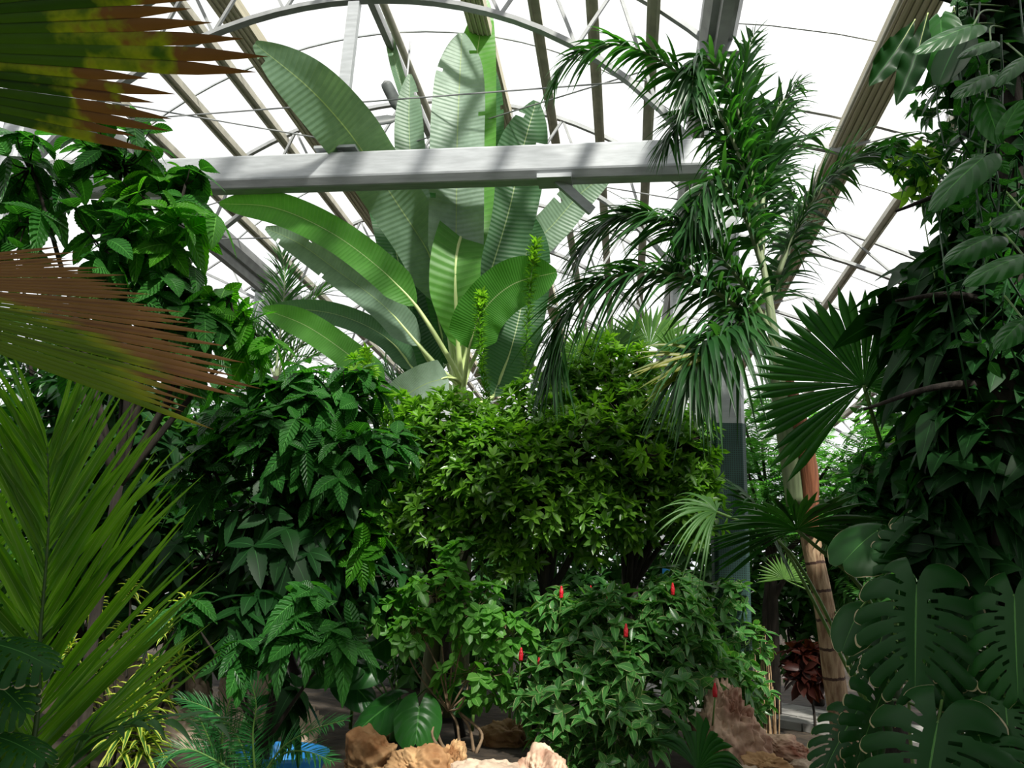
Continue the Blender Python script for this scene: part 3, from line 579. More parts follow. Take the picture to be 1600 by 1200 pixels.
# ---- corrugated-leaf (coffee-like) trees on the left
ck = dict(alpha=(60, 125), droop=.4, prof='serr', nl=20, fold=.06, jit=.2)
bush('broadleaf_coffee_tree', 'tall coffee-like tree with big toothed leaves at upper left', 'tree', foot(190, 5.0), [
 (45, 265, 4.4, 75, 12), (190, 265, 4.8, 100, 24), (265, 330, 4.9, 90, 22, 'coffeeb'), (160, 390, 4.7, 90, 18), (40, 350, 4.3, 60, 6), (290, 290, 4.9, 40, 6), (220, 440, 5, 100, 30), (200, 480, 5.3, 110, 20, 'dk'), (300, 530, 5.1, 70, 24), (360, 470, 5.2, 45, 8, 'coffeeb'), (150, 520, 5, 90, 20), (395, 520, 5.3, 45, 9, 'coffeeb')],
 'coffee', .29, .50, 4, .05, seed=11, foliage='leaves', **ck)
bush('broadleaf_coffee_tree', 'coffee-like tree with drooping dark corrugated leaves left of the shrubs', 'tree', foot(440, 6.2), [
 (470, 630, 6.2, 70, 34), (540, 620, 6.4, 60, 26), (440, 700, 6., 80, 38), (550, 720, 6, 65, 28), (330, 740, 6., 55, 18), (480, 800, 6.3, 80, 20), (450, 840, 6.1, 90, 30, 'dk'), (540, 800, 6.2, 60, 16, 'dk'), (400, 790, 6.0, 60, 14, 'dk'), (560, 840, 6.2, 50, 16, 'coffeeb'), (380, 640, 6.2, 70, 36), (610, 700, 6.3, 40, 14)],
 'coffee', .28, .50, 4, .06, seed=12, foliage='leaves', **ck)
bush('broadleaf_coffee_tree', 'low coffee-like bush with glossy ribbed leaves above the stone wall', 'tree', foot(450, 5.4), [
 (475, 925, 5.2, 28, 4), (460, 985, 5.1, 30, 5), (530, 1000, 5.2, 30, 4), (370, 1020, 5.0, 26, 3), (430, 1090, 5.6, 40, 5, 'dk'), (290, 960, 5.4, 30, 4), (400, 970, 5.6, 60, 12, 'dk')],
 'coffee', .30, .44, 6, .03, seed=13, foliage='leaves', **{**ck, 'alpha': (70, 130)})
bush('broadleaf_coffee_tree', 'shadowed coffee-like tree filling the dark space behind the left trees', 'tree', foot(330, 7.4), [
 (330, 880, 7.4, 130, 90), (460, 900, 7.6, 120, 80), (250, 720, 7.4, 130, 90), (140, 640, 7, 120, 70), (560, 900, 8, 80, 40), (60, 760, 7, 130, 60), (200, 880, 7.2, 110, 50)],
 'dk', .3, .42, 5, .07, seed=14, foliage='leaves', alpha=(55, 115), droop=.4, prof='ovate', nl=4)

# ---- round pale-leaved shrub, costus with red cones
bush('pale_leaved_shrub', 'leggy shrub with pale rounded leaves over bare twiggy stems', 'shrub', foot(730, 7.9), [
 (715, 870, 8, 30, 14), (680, 930, 7.8, 50, 34), (740, 955, 7.8, 55, 46), (650, 985, 7.7, 40, 26), (790, 985, 7.9, 40, 26), (610, 950, 8, 45, 16), (740, 1050, 7.9, 60, 20), (560, 880, 8.2, 35, 14), (780, 1060, 8, 40, 14)],
 'pale', .15, .66, 5, .018, 'twig', seed=21, stems=7, foliage='leaves', alpha=(50, 100), droop=.3, prof='ellip', nl=4)
cs = bush('red_cone_ginger', 'leafy ginger bush with red cone flowers behind the front rocks', 'shrub', foot(960, 8.2), [
 (880, 980, 8.2, 60, 80), (960, 990, 8., 75, 120), (1040, 980, 8.1, 65, 90), (1060, 930, 8.4, 45, 50), (900, 1070, 7.9, 75, 110), (1000, 1080, 7.8, 80, 120), (1080, 1040, 8., 50, 50), (840, 1070, 8, 50, 46), (960, 1150, 7.7, 75, 70), (870, 1150, 7.8, 45, 26), (1130, 1060, 8.3, 45, 30), (1110, 990, 8.6, 40, 26)],
 'costus', .19, .45, 5, .02, 'gstem', seed=22, stems=9, foliage='leaves', alpha=(50, 95), droop=.25, prof='ovate', nl=5)
for i, (x, y, Y_) in enumerate([(877, 925, 7.9), (951, 932, 8.2), (978, 985, 7.5), (1051, 920, 8.), (814, 1022, 7.6), (1117, 1078, 7.6), (923, 920, 8.2), (842, 1033, 7.8)]):
    p = at(x, y, Y_); s_ = .06 if i < 6 else .035; mb = MB(); tube(mb, [p-V3(0, 0, s_), p, p+V3(0, 0, s_)], [s_*.32, s_*.38, s_*.12], 10, 12)
    fl = mb.build('red_cone', M['redcone'], cs); mb = MB(); tube(mb, [p-V3(.02, -.06, s_+.25), p-V3(0, 0, s_)], .008, 5, 4); mb.build('flower_stalk', M['gstem'], fl)
bush('round_leaf_creeper', 'small-leaved green creeper right of the ginger and below the column', 'shrub', foot(1160, 8.7), [(1165, 1010, 8.7, 40, 30), (1180, 1090, 8.6, 35, 26), (1140, 930, 8.7, 30, 22)], 'costus', .14, .5, 5, .012, 'gstem', seed=23, stems=3, foliage='leaves', alpha=(50, 100), droop=.2, nl=4)

# ---- big heart and arrow leaves
def heart(mb, base, d, n, L, W, var=.5, droop=.25, split=False, seed=0, mfold=.12):
    """leaf blade whose side veins sweep back at the lobes and forward at the tip; split=True cuts the monstera fingers"""
    r = random.Random(seed); nl = 96 if split else 26; nu = 13 if split else 7
    d = nrm(d); n = nrm(n-d*(n@d)); s = np.cross(d, n); t = np.linspace(0, 1, nl); G = V3(0, 0, -1)
    C = base+(d[None]*t[:, None]+G*(droop*t**2)[:, None])*L/math.sqrt(1+.6*droop**2); T = nrm(d[None]+G*(2*droop*t)[:, None])
    phi = np.radians(np.interp(t, [0, .15, .5, 1], [-75, -20, 18, 62])); hw = W/2*np.interp(t, [0, .1, .3, .55, .8, .95, 1], [.86, 1., 1.02, .92, .62, .30, .06])
    NF = 8
    for sd in (-1, 1):
        u = np.linspace(0, 1, nu); tf = (t*NF+(.3 if sd > 0 else 0)); fr = tf % 1
        hh = hw*(1-.22*np.abs(2*fr-1)**3 if split else 1)
        q = C[:, None]+(hh[:, None]*u[None])[..., None]*(np.cos(phi)[:, None, None]*s*sd+np.sin(phi)[:, None, None]*T[:, None])
        q = q+n*(mfold*(hh[:, None]*u[None])-(.34 if split else .22)*hh[:, None]*u[None]**2.5)[..., None]+G*(.22*(hh[:, None]*u[None]**2))[..., None]
        UV = np.stack([np.broadcast_to(.5+sd*u[None]*.5, (nl, nu)), np.broadcast_to(t[:, None], (nl, nu))], -1).reshape(-1, 2)
        F = gridF(nl, nu); 
        if sd < 0: F = F[:, ::-1]
        if split:
            ci = np.arange(len(F))//(nu-1); cu = ((np.arange(len(F)) % (nu-1))+.5)/(nu-1); f_ = fr[ci]
            gap = (cu > .34) & (np.minimum(f_, 1-f_) < .07+.16*(cu-.34)) & (t[ci] < .93) & (t[ci] > .05); hole = (cu > .16) & (cu < .36) & (np.abs(f_-.5) < .12) & (t[ci] > .1) & (t[ci] < .75)
            F = F[~(gap | hole)]
        mb.add(q, F, UV, var)
def heartleaf(parent, tip_px, base_px, Y0, Y1, wpx, m, split=False, var=.5, seed=0, origin=None, droop=.15, name='leaf', nh=None):
    b = at(*base_px, Y0); e_ = at(*tip_px, Y1); L = np.linalg.norm(e_-b); d = nrm(e_-b); d = nrm(d+V3(0, 0, droop*.8)); n = nrm(CAMP-b)*.8+V3(0, 0, .7)+(np.random.default_rng(seed+5).normal(0, .32, 3) if split else 0) if nh is None else nh
    mb = MB(); heart(mb, b, d, n, L, wpx*pm(Y0), var, droop, split, seed); lf = mb.build(name, M[m], parent)
    if origin is not None:
        mb = MB(); o = np.array(origin, float); mid = (o+b)/2+V3(0, .08, .12); tube(mb, [o, mid, b], [.012, .007] if Y0 > 3.9 else [.006, .004], 7, 12); mb.build('petiole', M['gstem'], lf)
    return lf
mo = foot(1500, 5.4); t = thing('monstera', 'big monstera with split leaves and dry pale edges at lower right', 'plant', mo)
mb = MB(); tube(mb, [mo, mo+V3(.1, .1, .8), mo+V3(.25, .1, 1.5), mo+V3(.4, 0, 2.3)], [.05, .04, .03, .02], 8, 20); mb.build('stem', M['gstem'], t)
for i, (bx, by, tx, ty, Y0, w_, v) in enumerate([(1432, 915, 1430, 1062, 4.4, 195, .5), (1385, 1070, 1340, 1185, 4.5, 135, .3), (1465, 1130, 1440, 1290, 4., 230, .4), (1585, 930, 1590, 1070, 4.2, 170, .6), (1505, 965, 1520, 1045, 4.5, 150, .5), (1505, 1030, 1470, 1100, 4.6, 105, .9), (1545, 1075, 1520, 1180, 4.3, 130, .35), (1570, 1090, 1580, 1190, 4.1, 120, .6),
  (1345, 950, 1318, 1010, 4.8, 70, .5), (1450, 850, 1400, 915, 4.9, 150, .5), (1370, 830, 1320, 875, 5, 110, .8), (1440, 815, 1500, 870, 5.1, 120, .3), (1560, 860, 1540, 930, 4.8, 130, .2), (1340, 1110, 1290, 1200, 4.7, 110, .2), (1390, 960, 1362, 1050, 5, 130, .2), (1530, 1150, 1560, 1240, 4, 160, .5)]):
    heartleaf(t, (tx, ty), (bx, by), Y0, Y0-.15, w_*.82, 'mon', i not in (5, 8, 10), v, i, mo+V3(random.uniform(-.1, .3), .05, random.uniform(.5, 2.)))
# arrow leaves low in the middle
ao = foot(640, 8.2); t = thing('elephant_ear', 'broad arrow-leaved plant just above the orange rocks', 'plant', ao)
mb = MB(); tube(mb, [ao, ao+V3(0, 0, .25)], [.08, .05], 8, 4); mb.build('stem', M['gstem'], t)
for i, (bx, by, tx, ty, Y0, w_, v) in enumerate([(618, 1095, 555, 1145, 7.9, 46, .5), (655, 1105, 650, 1155, 7.7, 52, .9), (550, 1040, 470, 1060, 8, 36, .6), (585, 1042, 520, 1055, 8.1, 40, .4), (540, 1060, 580, 1100, 8.2, 40, .2), (700, 1070, 735, 1110, 8.2, 36, .2), (600, 1000, 560, 1030, 8.4, 40, .3)]):
    heartleaf(t, (tx, ty), (bx, by), Y0, Y0-.1, w_*1.3, 'philo', False, v, i, ao+V3(0, 0, .2))
# ---- right-hand climber-covered tree
ro = foot(1590, 4.6); t = thing('vine_covered_tree', 'dark tree at the right edge hung with broad climbing leaves', 'tree', ro)
mb = MB(); tube(mb, [ro, at(1570, 700, 4.6), at(1580, 350, 4.6), at(1560, -60, 4.6)], [.16, .14, .12, .09], 12, 30)
for a_, b_ in (((1575, 300), (1400, 330)), ((1570, 60), (1440, -10)), ((1575, 480), (1400, 470)), ((1575, 600), (1350, 640))): tube(mb, [at(*a_, 4.6), at((a_[0]+b_[0])/2, (a_[1]+b_[1])/2-15, 4.4), at(*b_, 4.3)], [.04, .02, .008], 7, 12)
mb.build('trunk', M['bark'], t)
for i, (bx, by, tx, ty, Y0, w_, m_) in enumerate([(1520, 40, 1432, 78, 3.3, 46, 'philo'), (1548, 65, 1500, 88, 3.4, 30, 'philo'), (1545, 118, 1492, 148, 3.5, 40, 'philo'), (1538, 245, 1460, 320, 3.3, 52, 'philo'), (1570, 200, 1600, 150, 3.4, 30, 'philo'), (1600, 400, 1510, 440, 3.2, 44, 'philo'), (1600, 330, 1550, 350, 3.4, 34, 'philo'), (1550, 370, 1480, 405, 3.5, 46, 'philo'), (1600, 90, 1560, 130, 3.4, 30, 'philo'), (1540, 160, 1560, 215, 3.5, 38, 'philo'), (1600, 500, 1560, 540, 3.3, 36, 'philo'), (1500, 60, 1470, 122, 3.7, 50, 'dk'), (1470, 30, 1475, 120, 3.8, 52, 'philo')]):
    heartleaf(t, (tx, ty), (bx, by), Y0, Y0-.05, w_*1.15, m_, False, random.uniform(.5, 1) if m_ == 'philo' else .3, i, at(1575, by-20, 4.5))
for i, (bx, by, tx, ty, Y0, w_) in enumerate([(1430, 30, 1358, 135, 3.9, 44), (1450, 20, 1400, 165, 3.8, 42), (1490, 10, 1500, 110, 4, 50)]):
    pt_leaf(t, 'hanging_leaf', [(bx, by, Y0), ((bx+tx)/2+6, (by+ty)/2-4, Y0), (tx, ty, Y0)], w_, var=.4, m='dk', fold=.5, ruffle=.25, seed=i, ribr=.0025, prof=PROF['obov'])
r = np.random.default_rng(5)
mb = MB()
for (cx_, cy_, R_, n_) in [(1560, 80, 90, 50), (1590, 230, 70, 40), (1560, 350, 70, 34), (1580, 480, 80, 44), (1540, 600, 80, 44), (1590, 720, 90, 44), (1500, 720, 80, 36), (1570, 640, 80, 50), (1560, 780, 80, 60), (1580, 860, 80, 60), (1500, 830, 70, 40), (1520, 520, 70, 40), (1530, 420, 60, 30)]:
    c = at(cx_, cy_, 4.7); Pq = c+ball(n_, r, .1)*R_*pm(4.7)*V3(1, .7, 1.1); arange_leaves(mb, Pq, nrm(Pq-c)+V3(0, 0, .5), 4, .3, .5, (50, 110), .5, 'ovate', 5, .12, (0, 1), r=r)
mb.build('foliage', M['dk'], t)
mb = MB()
for k_ in range(26):
    x0 = random.uniform(1480, 1600); y0 = random.uniform(-20, 300); pts = [at(x0+random.gauss(0, 12)*j_, y0+j_*random.uniform(50, 90), 4.+random.uniform(-.3, .3)) for j_ in range(5)]; tube(mb, pts, .005, 5, 16)
    if k_ < 16: C_ = spline(pts, 14); arange_leaves(mb, C_, nrm(np.gradient(C_, axis=0)), 1, .09, .6, (60, 100), .2, 'ovate', 3, .1, (.3, 1), r=r)
mb.build('hanging_vines', M['philo'], t)
# dark broad-leaved tree to its left
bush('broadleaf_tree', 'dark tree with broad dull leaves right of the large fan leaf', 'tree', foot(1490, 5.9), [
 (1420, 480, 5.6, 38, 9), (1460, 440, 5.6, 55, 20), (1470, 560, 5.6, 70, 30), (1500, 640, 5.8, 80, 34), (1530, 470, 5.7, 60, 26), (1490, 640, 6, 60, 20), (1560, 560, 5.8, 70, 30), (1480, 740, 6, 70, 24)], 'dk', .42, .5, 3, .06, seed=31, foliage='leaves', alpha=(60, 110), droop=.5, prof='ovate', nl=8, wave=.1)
# mixed fine creeper in the upper right
bush('climbing_vine', 'thin vine with small bright leaves across the upper right', 'vine', foot(1560, 5.2), [(1480, 170, 5.1, 45, 26), (1440, 240, 5, 45, 22), (1500, 300, 5.1, 60, 40), (1430, 270, 5, 40, 14, 'shruby'), (1560, 430, 5.2, 50, 26), (1500, 400, 5.2, 40, 18)], 'philo', .12, .5, 4, .012, 'gstem', seed=32, foliage='leaves', alpha=(50, 110), droop=.4, prof='ovate', nl=4)
bush('climbing_vine', 'bright climbing vine low between the leaning trunk and the monstera', 'vine', foot(1410, 6.2), [(1400, 740, 6.2, 50, 30), (1360, 790, 6.2, 50, 30), (1440, 700, 6.4, 45, 22, 'shruby'), (1340, 830, 6.3, 40, 18), (1500, 800, 6, 60, 30), (1430, 800, 6.2, 60, 26)], 'philo', .2, .55, 4, .015, 'gstem', seed=33, foliage='leaves', alpha=(50, 110), droop=.4, prof='ovate', nl=4)

# ---- fan palms right
fo = foot(1385, 6.7); t = thing('fan_palm', 'fan palm right of the leaning trunk with one huge dark round leaf', 'palm tree', fo)
mb = MB(); tube(mb, [fo, fo+V3(-.05, 0, 1.)], [.13, .1], 10, 6); mb.build('trunk', M['bark'], t)
h = at(1350, 602, 6.); fan(t, h, V3(-.15, -.1, 1), nrm(CAMP-h)+V3(0, 0, .2), .88, 44, 262, .76, .1, 'fan_leaf', (0, .8), [fo+V3(0, 0, 1), at(1400, 800, 6.6), h], .016, seed=1, label='huge dark round fan leaf', jit=.015)
h = at(1245, 828, 6.1); fan(t, h, V3(-.1, -.75, .55), nrm(CAMP-h)*.3+V3(0, 0, 1), .72, 40, 230, .66, .3, 'fan_leaf', (.3, 1), [fo+V3(0, 0, .7), at(1360, 940, 6.4), h], .014, seed=2, label='low arching fan leaf before the trunk', jit=.02)
h = at(1120, 800, 6.1); fan(t, at(1185, 800, 6.7), V3(-.35, -.5, .6), V3(0, -.5, .8), .62, 30, 200, .6, .4, 'fan_leaf', (.1, .8), [fo+V3(-.1, .1, .6), at(1240, 880, 6.6), at(1185, 800, 6.7)], .012, seed=9, label='dark fan leaf partly behind the low arching one', jit=.02); fan(t, h, V3(-.8, -.2, .5), nrm(CAMP-h)*.6+V3(.1, 0, .7), .62, 26, 170, .35, .75, 'fanl', (-.6, .2), [fo+V3(-.1, 0, .6), at(1240, 870, 6.3), h], .012, seed=3, label='grey-green fan leaf with long drooping tips', jit=.03)
h = at(1225, 905, 8.8); fan(t, h, V3(0, 0, 1), nrm(CAMP-h), .3, 20, 190, .5, .1, 'fanl', (.5, 1), [fo+V3(0, 0, .8), at(1300, 950, 7.5), h], .008, seed=4, label='small pale fan leaf behind the trunk')
h = at(1090, 1205, 5.6); fan(t, h, V3(.3, -.3, .8), nrm(CAMP-h)*.6+V3(0, 0, .6), .62, 22, 170, .7, .5, 'fan_leaf', (0, .6), [fo+V3(0, 0, .3), at(1180, 1230, 6), h], .01, seed=5, label='fan leaf at the bottom edge')
bo = foot(985, 12.5); t = thing('fan_palm', 'distant pale fan palm seen through the arch of the drooping frond', 'palm tree', bo)
mb = MB(); tube(mb, [bo, at(985, 620, 12.5)], [.14, .12], 10, 8); mb.build('trunk', M['bark'], t)
for i, (x, y, ax, R_) in enumerate([(955, 548, V3(-.3, 0, 1), .7), (1015, 540, V3(.1, 0, 1), .9), (915, 560, V3(-1, 0, .4), .7), (1060, 560, V3(1, 0, .5), .7), (985, 590, V3(0, -.5, -.3), .6)]):
    h = at(x, y, 12.3); fan(t, h, ax, nrm(CAMP-h), R_, 30, 200, .6, .15, 'fanl', (0, .6), [at(985, 622, 12.5), h], .015, seed=20+i, jit=.02)
# ---- foreground half-dead fan leaves (left edge)
lo = foot(-700, 1.9); t = thing('dying_fan_palm', 'fan palm beyond the left edge reaching in with half-brown leaves', 'palm tree', V3(-3.2, 2.2, 0))
mb = MB(); tube(mb, [V3(-3.2, 2.2, 0), V3(-3.2, 2.2, 1.8)], [.15, .12], 12, 8); mb.build('trunk', M['bark'], t); crown = V3(-3.2, 2.2, 1.8)
h = at(-560, 60, 1.9); ends = [at(160, 10+0*k, 1.9) for k in range(1)]; axx = nrm(at(230, 45, 1.8)-h); nn = nrm(CAMP-h)
ns_ = 34; L0 = np.linalg.norm(at(230, 45, 1.8)-h); rr_ = np.random.default_rng(3)
fan(t, h, axx, nn, L0, ns_, 0, .90, .0, 'dryfan', (0, 1), [crown, crown+V3(.5, -.1, .5), h], .018, lens=np.interp(np.linspace(0, 1, ns_), [0, .3, .6, .8, 1], [1.36, 1.33, 1.24, 1.12, .98])*np.repeat(rr_.uniform(.90, 1.05, 12), 3)[:ns_]*rr_.uniform(.95, 1.05, ns_), seed=6, label='upper green fan leaf with brown scorched tips', a0=(-24, 10), fold=.25, nl=24, jit=.0012)
h = at(-330, 432, 1.75); axx = nrm(at(340, 600, 1.65)-h); L0 = np.linalg.norm(at(318, 620, 1.65)-h); k_ = 34
fan(t, h, axx, nrm(CAMP-h), L0, k_, 0, .90, .0, 'dryfan2', lambda q: (1-q)**1.2, [crown, crown+V3(.4, -.2, .1), h], .018, lens=np.interp(np.linspace(0, 1, k_), [0, .25, .5, .75, 1], [.62, .76, .92, 1.04, .99])*rr_.uniform(.95, 1.06, k_), seed=7, label='lower fan leaf, brown above and yellow-green below', a0=(-15, 4), fold=.2, nl=24, jit=.0012)
# ---- foreground feather frond (left)
go = V3(-1.9, 2.2, 0); t = thing('young_feather_palm', 'young palm at lower left with long yellow-green upright fronds', 'palm tree', go)
mb = MB(); tube(mb, [go, go+V3(0.1, 0, .25)], [.07, .04], 10, 5); mb.build('trunk', M['bark'], t)
def lp(s): return np.interp(s, [0, .3, .7, 1], [.8, 1, .9, .6])
frond(t, [go+V3(.1, 0, .25), at(48, 1180, 2.5), at(62, 1000, 2.5), at(76, 820, 2.5), at(74, 690, 2.5)], 62, .84, .027, 'frondy', .10, 47, .12, nrm(CAMP-at(70, 900, 2.5)), .009, lp, True, .32, 1, var=(0, 1), mrach='dgreen')
frond(t, [go+V3(-.05, .1, .2), at(-80, 1000, 2.9), at(-60, 820, 2.9), at(-90, 640, 2.9)], 44, .7, .026, 'frondy', .15, 50, .15, nrm(CAMP-at(0, 900, 2.5)), .009, lp, True, .25, 2, var=(0, .6), mrach='gstem')
frond(t, [go+V3(.1, -.1, .25), at(100, 1210, 2.5), at(180, 1140, 2.4), at(290, 1125, 2.4), at(345, 1130, 2.4)], 22, .26, .03, 'palm', .3, 55, .1, V3(0, -.3, 1), .006, None, True, .15, 3, var=(.3, 1), mrach='gstem')
# cycads at the bottom
for i, (lab, o_, Y_, fr_) in enumerate([('fine-leaved cycad at the bottom left of the rocks', 400, 5.2, [[(400, 1230), (440, 1170), (490, 1140), (540, 1125)], [(400, 1230), (370, 1150), (330, 1110), (280, 1090)], [(400, 1230), (395, 1150), (400, 1100), (390, 1060)], [(400, 1230), (440, 1180), (480, 1175), (520, 1190)], [(400, 1230), (340, 1190), (290, 1170), (250, 1190)]]),
     ('young cycad between the variegated dracaena and the coffee-like bush', 345, 5.8, [[(345, 1200), (350, 1130), (365, 1080), (385, 1040)], [(345, 1200), (320, 1140), (300, 1100)], [(345, 1200), (380, 1150), (400, 1120)]])]):
    b = foot(o_, Y_+.1); t = thing('cycad', lab, 'plant', b); mb = MB(); top = at(o_, fr_[0][0][1], Y_); top[2] = max(top[2], .12); tube(mb, [b, top], [.08, .06], 9, 4); mb.build('trunk', M['bark'], t)
    for q, f_ in enumerate(fr_): frond(t, [top]+[at(x, y, Y_-.1*j) for j, (x, y) in enumerate(f_[1:], 1)], 50, .2, .010, 'cycad', .15, 62, .1, nrm(CAMP-b)+V3(0, 0, 1), .006, None, True, .1, 40+q+i*9, nl=4, mrach='gstem')
# song-of-india style dracaenas
def dracaena(label, Y_, tips, seed):
    b = foot(tips[0][0], Y_); t = thing('variegated_dracaena', label, 'plant', b); r = np.random.default_rng(seed); sm = MB()
    for (x, y, n_, L_) in tips:
        p = at(x, y, Y_+r.normal(0, .12)); tube(sm, [b, (b+p)/2+r.normal(0, .05, 3), p], [.014, .01, .008], 6, 10)
        mb = MB(); k = n_; C_ = p+V3(0, 0, 1)*np.linspace(-.12, .03, k)[:, None]*L_*3; ph = np.arange(k)*2.4; al = np.radians(np.linspace(100, 20, k))
        D = np.stack([np.cos(ph)*np.sin(al), np.sin(ph)*np.sin(al), np.cos(al)], 1); strips(mb, C_, D, V3(0, 0, 1)+D*-.5, L_*r.uniform(.8, 1.1, k), .04, .5, 'lance', 7, .25, r.random(k)); mb.build('leaf_rosette', M['drac'], t)
    sm.build('stems', M['bark'], t)
dracaena('bright yellow-striped dracaena rosette low at bottom left', 5.0, [(212, 1105, 64, .34), (225, 1155, 44, .28), (185, 1150, 34, .26)], 1)
dracaena('tall variegated dracaena with many arching striped shoots behind the bright one', 5.8, [(235, 1040, 26, .2), (160, 1060, 26, .2), (270, 970, 24, .2), (290, 945, 20, .2), (190, 985, 22, .18), (240, 965, 22, .18), (130, 1090, 24, .2), (280, 1030, 20, .17), (110, 1010, 20, .18), (150, 945, 20, .18), (205, 920, 18, .17), (255, 1080, 22, .2)], 2)
# croton / fern trees / dead stalks
bush('croton', 'dark red-leaved plant behind the foot of the leaning trunk', 'shrub', foot(1262, 10.6), [(1262, 1040, 10.6, 30, 34)], 'croton', .25, .4, 6, .02, seed=41, foliage='leaves', nl=4)
def feather_tree(label, base, blobs, seed, leaf=.5):
    r = np.random.default_rng(seed); t = thing('feathery_acacia', label, 'tree', base); tr_ = MB(); mb = MB(); tt = np.linspace(.08, 1, 12)
    for (x, y, Y_, R_, n_) in blobs:
        c = at(x, y, Y_); tube(tr_, [base, V3(base[0], base[1], c[2]*.6), c], [.07, .05, .015], 7, 14); v = ball(n_, r, .2); P_ = c+v*R_*pm(Y_)
        for p, vv in zip(P_, v):
            d = nrm(V3(vv[0], vv[1]*.6, .1+.2*vv[2])+r.normal(0, .2, 3)); s_ = nrm(np.cross(d, V3(0, 0, 1)))
            C_ = p+d*tt[:, None]*leaf-V3(0, 0, 1)*(tt**2)[:, None]*leaf*.2
            for sd in (-1, 1): strips(mb, C_, d*.35+s_*sd, V3(0, 0, 1)+r.normal(0, .2, 3), leaf*.32*np.sin(np.pi*(.15+.75*tt)), .035, .1, 'ellip', 2, .1, r.random(12))
    tr_.build('trunk', M['bark'], t); mb.build('foliage', M['fern'], t)
feather_tree('feathery-leaved tree right of the mesh-wrapped column', foot(1205, 11.5), [(1190, 690, 11.5, 60, 90), (1170, 740, 11, 45, 60), (1300, 720, 11, 70, 110), (1240, 760, 11.5, 70, 100), (1350, 760, 11, 60, 80), (1290, 830, 11, 60, 70), (1160, 650, 12, 40, 40)], 3)
b = foot(1188, 8.9); t = thing('dead_stalk_clump', 'clump of dry brown stalks beside the rusty rock', 'plant', b); mb = MB()
for k in range(30):
    o_ = V3(random.gauss(0, .06), random.gauss(0, .06), 0); tube(mb, [b+o_, b+o_*1.5+V3(random.gauss(-.03, .03), 0, random.uniform(.5, 1.25))], [.014, .004], 5, 5)
mb.build('stalks', M['drystalk'], t)
# ---- distant palms and thicket
for lab, o_, Y_, fr_ in [('distant feather palm under the lower banana leaves at left', 440, 15, [[(430, 590), (440, 500), (445, 440), (440, 395)], [(430, 590), (460, 520), (490, 470), (520, 445)], [(430, 590), (400, 520), (370, 480)], [(430, 590), (480, 560), (520, 550), (560, 590)], [(430, 590), (470, 540), (500, 510), (540, 500)]]),
   ('dark distant feather palm just left of the banana stem', 645, 15, [[(650, 640), (640, 570), (625, 520), (595, 500)], [(650, 640), (665, 560), (680, 500)], [(650, 640), (610, 590), (580, 560)], [(650, 640), (690, 580), (710, 540)], [(650, 640), (645, 560), (655, 490)]])]:
    b = foot(o_, Y_); t = thing('distant_feather_palm', lab, 'palm tree', b); mb = MB(); top = at(fr_[0][0][0], fr_[0][0][1], Y_); tube(mb, [b, (b+top)/2+V3(.1, 0, 0), top], [.16, .12, .1], 10, 10); mb.build('trunk', M['bark'], t)
    for q, f_ in enumerate(fr_): frond(t, [(x, y, Y_) for x, y in f_], 52, 1.1, .045, 'bgl' if o_ < 500 else 'palm', .25, 50, .3, None, .02, seed=60+q, nl=4)
HB = [  # thicket behind everything: (label, foot px, Y, blobs)
 ('dense green tree far behind the column', 1100, 14, [(1090, 720, 14, 90, 170), (1180, 800, 14, 90, 170), (1060, 850, 13.5, 90, 150), (1150, 930, 13, 80, 120)]),
 ('dense green tree behind the leaning trunk', 1270, 13.5, [(1270, 880, 13, 90, 170), (1350, 820, 13, 100, 190), (1340, 940, 12.5, 90, 150), (1230, 980, 12.5, 70, 110)]),
 ('dense green tree behind the dark broad-leaved tree', 1450, 12, [(1450, 640, 12, 110, 190), (1540, 720, 12, 120, 200), (1430, 780, 11.5, 110, 190), (1560, 900, 11, 120, 190), (1420, 920, 11, 100, 160)]),
 ('dense green tree far behind the middle shrub', 880, 14.5, [(860, 700, 14.5, 90, 150), (930, 850, 13.5, 100, 190), (830, 880, 13.5, 100, 190), (970, 960, 13, 80, 150), (880, 990, 12.5, 80, 130)]),
 ('dense green tree far behind the left shrub', 690, 14, [(690, 800, 13.5, 110, 190), (620, 900, 13, 110, 190), (750, 940, 12.5, 100, 170), (560, 740, 13.5, 100, 170), (680, 1010, 12, 90, 130)]),
 ('dense green tree behind the second coffee-like tree', 480, 12.5, [(470, 760, 12.5, 120, 190), (380, 700, 12, 110, 180), (500, 900, 12, 110, 180), (400, 900, 11.5, 110, 180), (500, 640, 13, 80, 120)]),
 ('dense dark tree behind the striped dracaenas', 150, 7.6, [(200, 700, 7.2, 90, 80), (100, 820, 7, 110, 90), (240, 850, 7.3, 90, 80), (60, 960, 7, 110, 80), (330, 980, 7.6, 80, 60)]),
 ('dense green tree at the far left', 200, 10.5, [(220, 640, 10.5, 130, 170), (90, 600, 10, 130, 170), (140, 800, 10, 140, 180), (300, 820, 10, 120, 160), (30, 480, 10, 90, 60), (0, 900, 9, 140, 140)])]
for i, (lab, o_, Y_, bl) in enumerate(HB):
    bush('thicket_tree', lab, 'tree', foot(o_, Y_), bl, 'bgl', .27, .42, 5, .09, seed=70+i, group='thicket behind the planting', foliage='foliage', alpha=(40, 100), droop=.3, prof='ovate', nl=3)
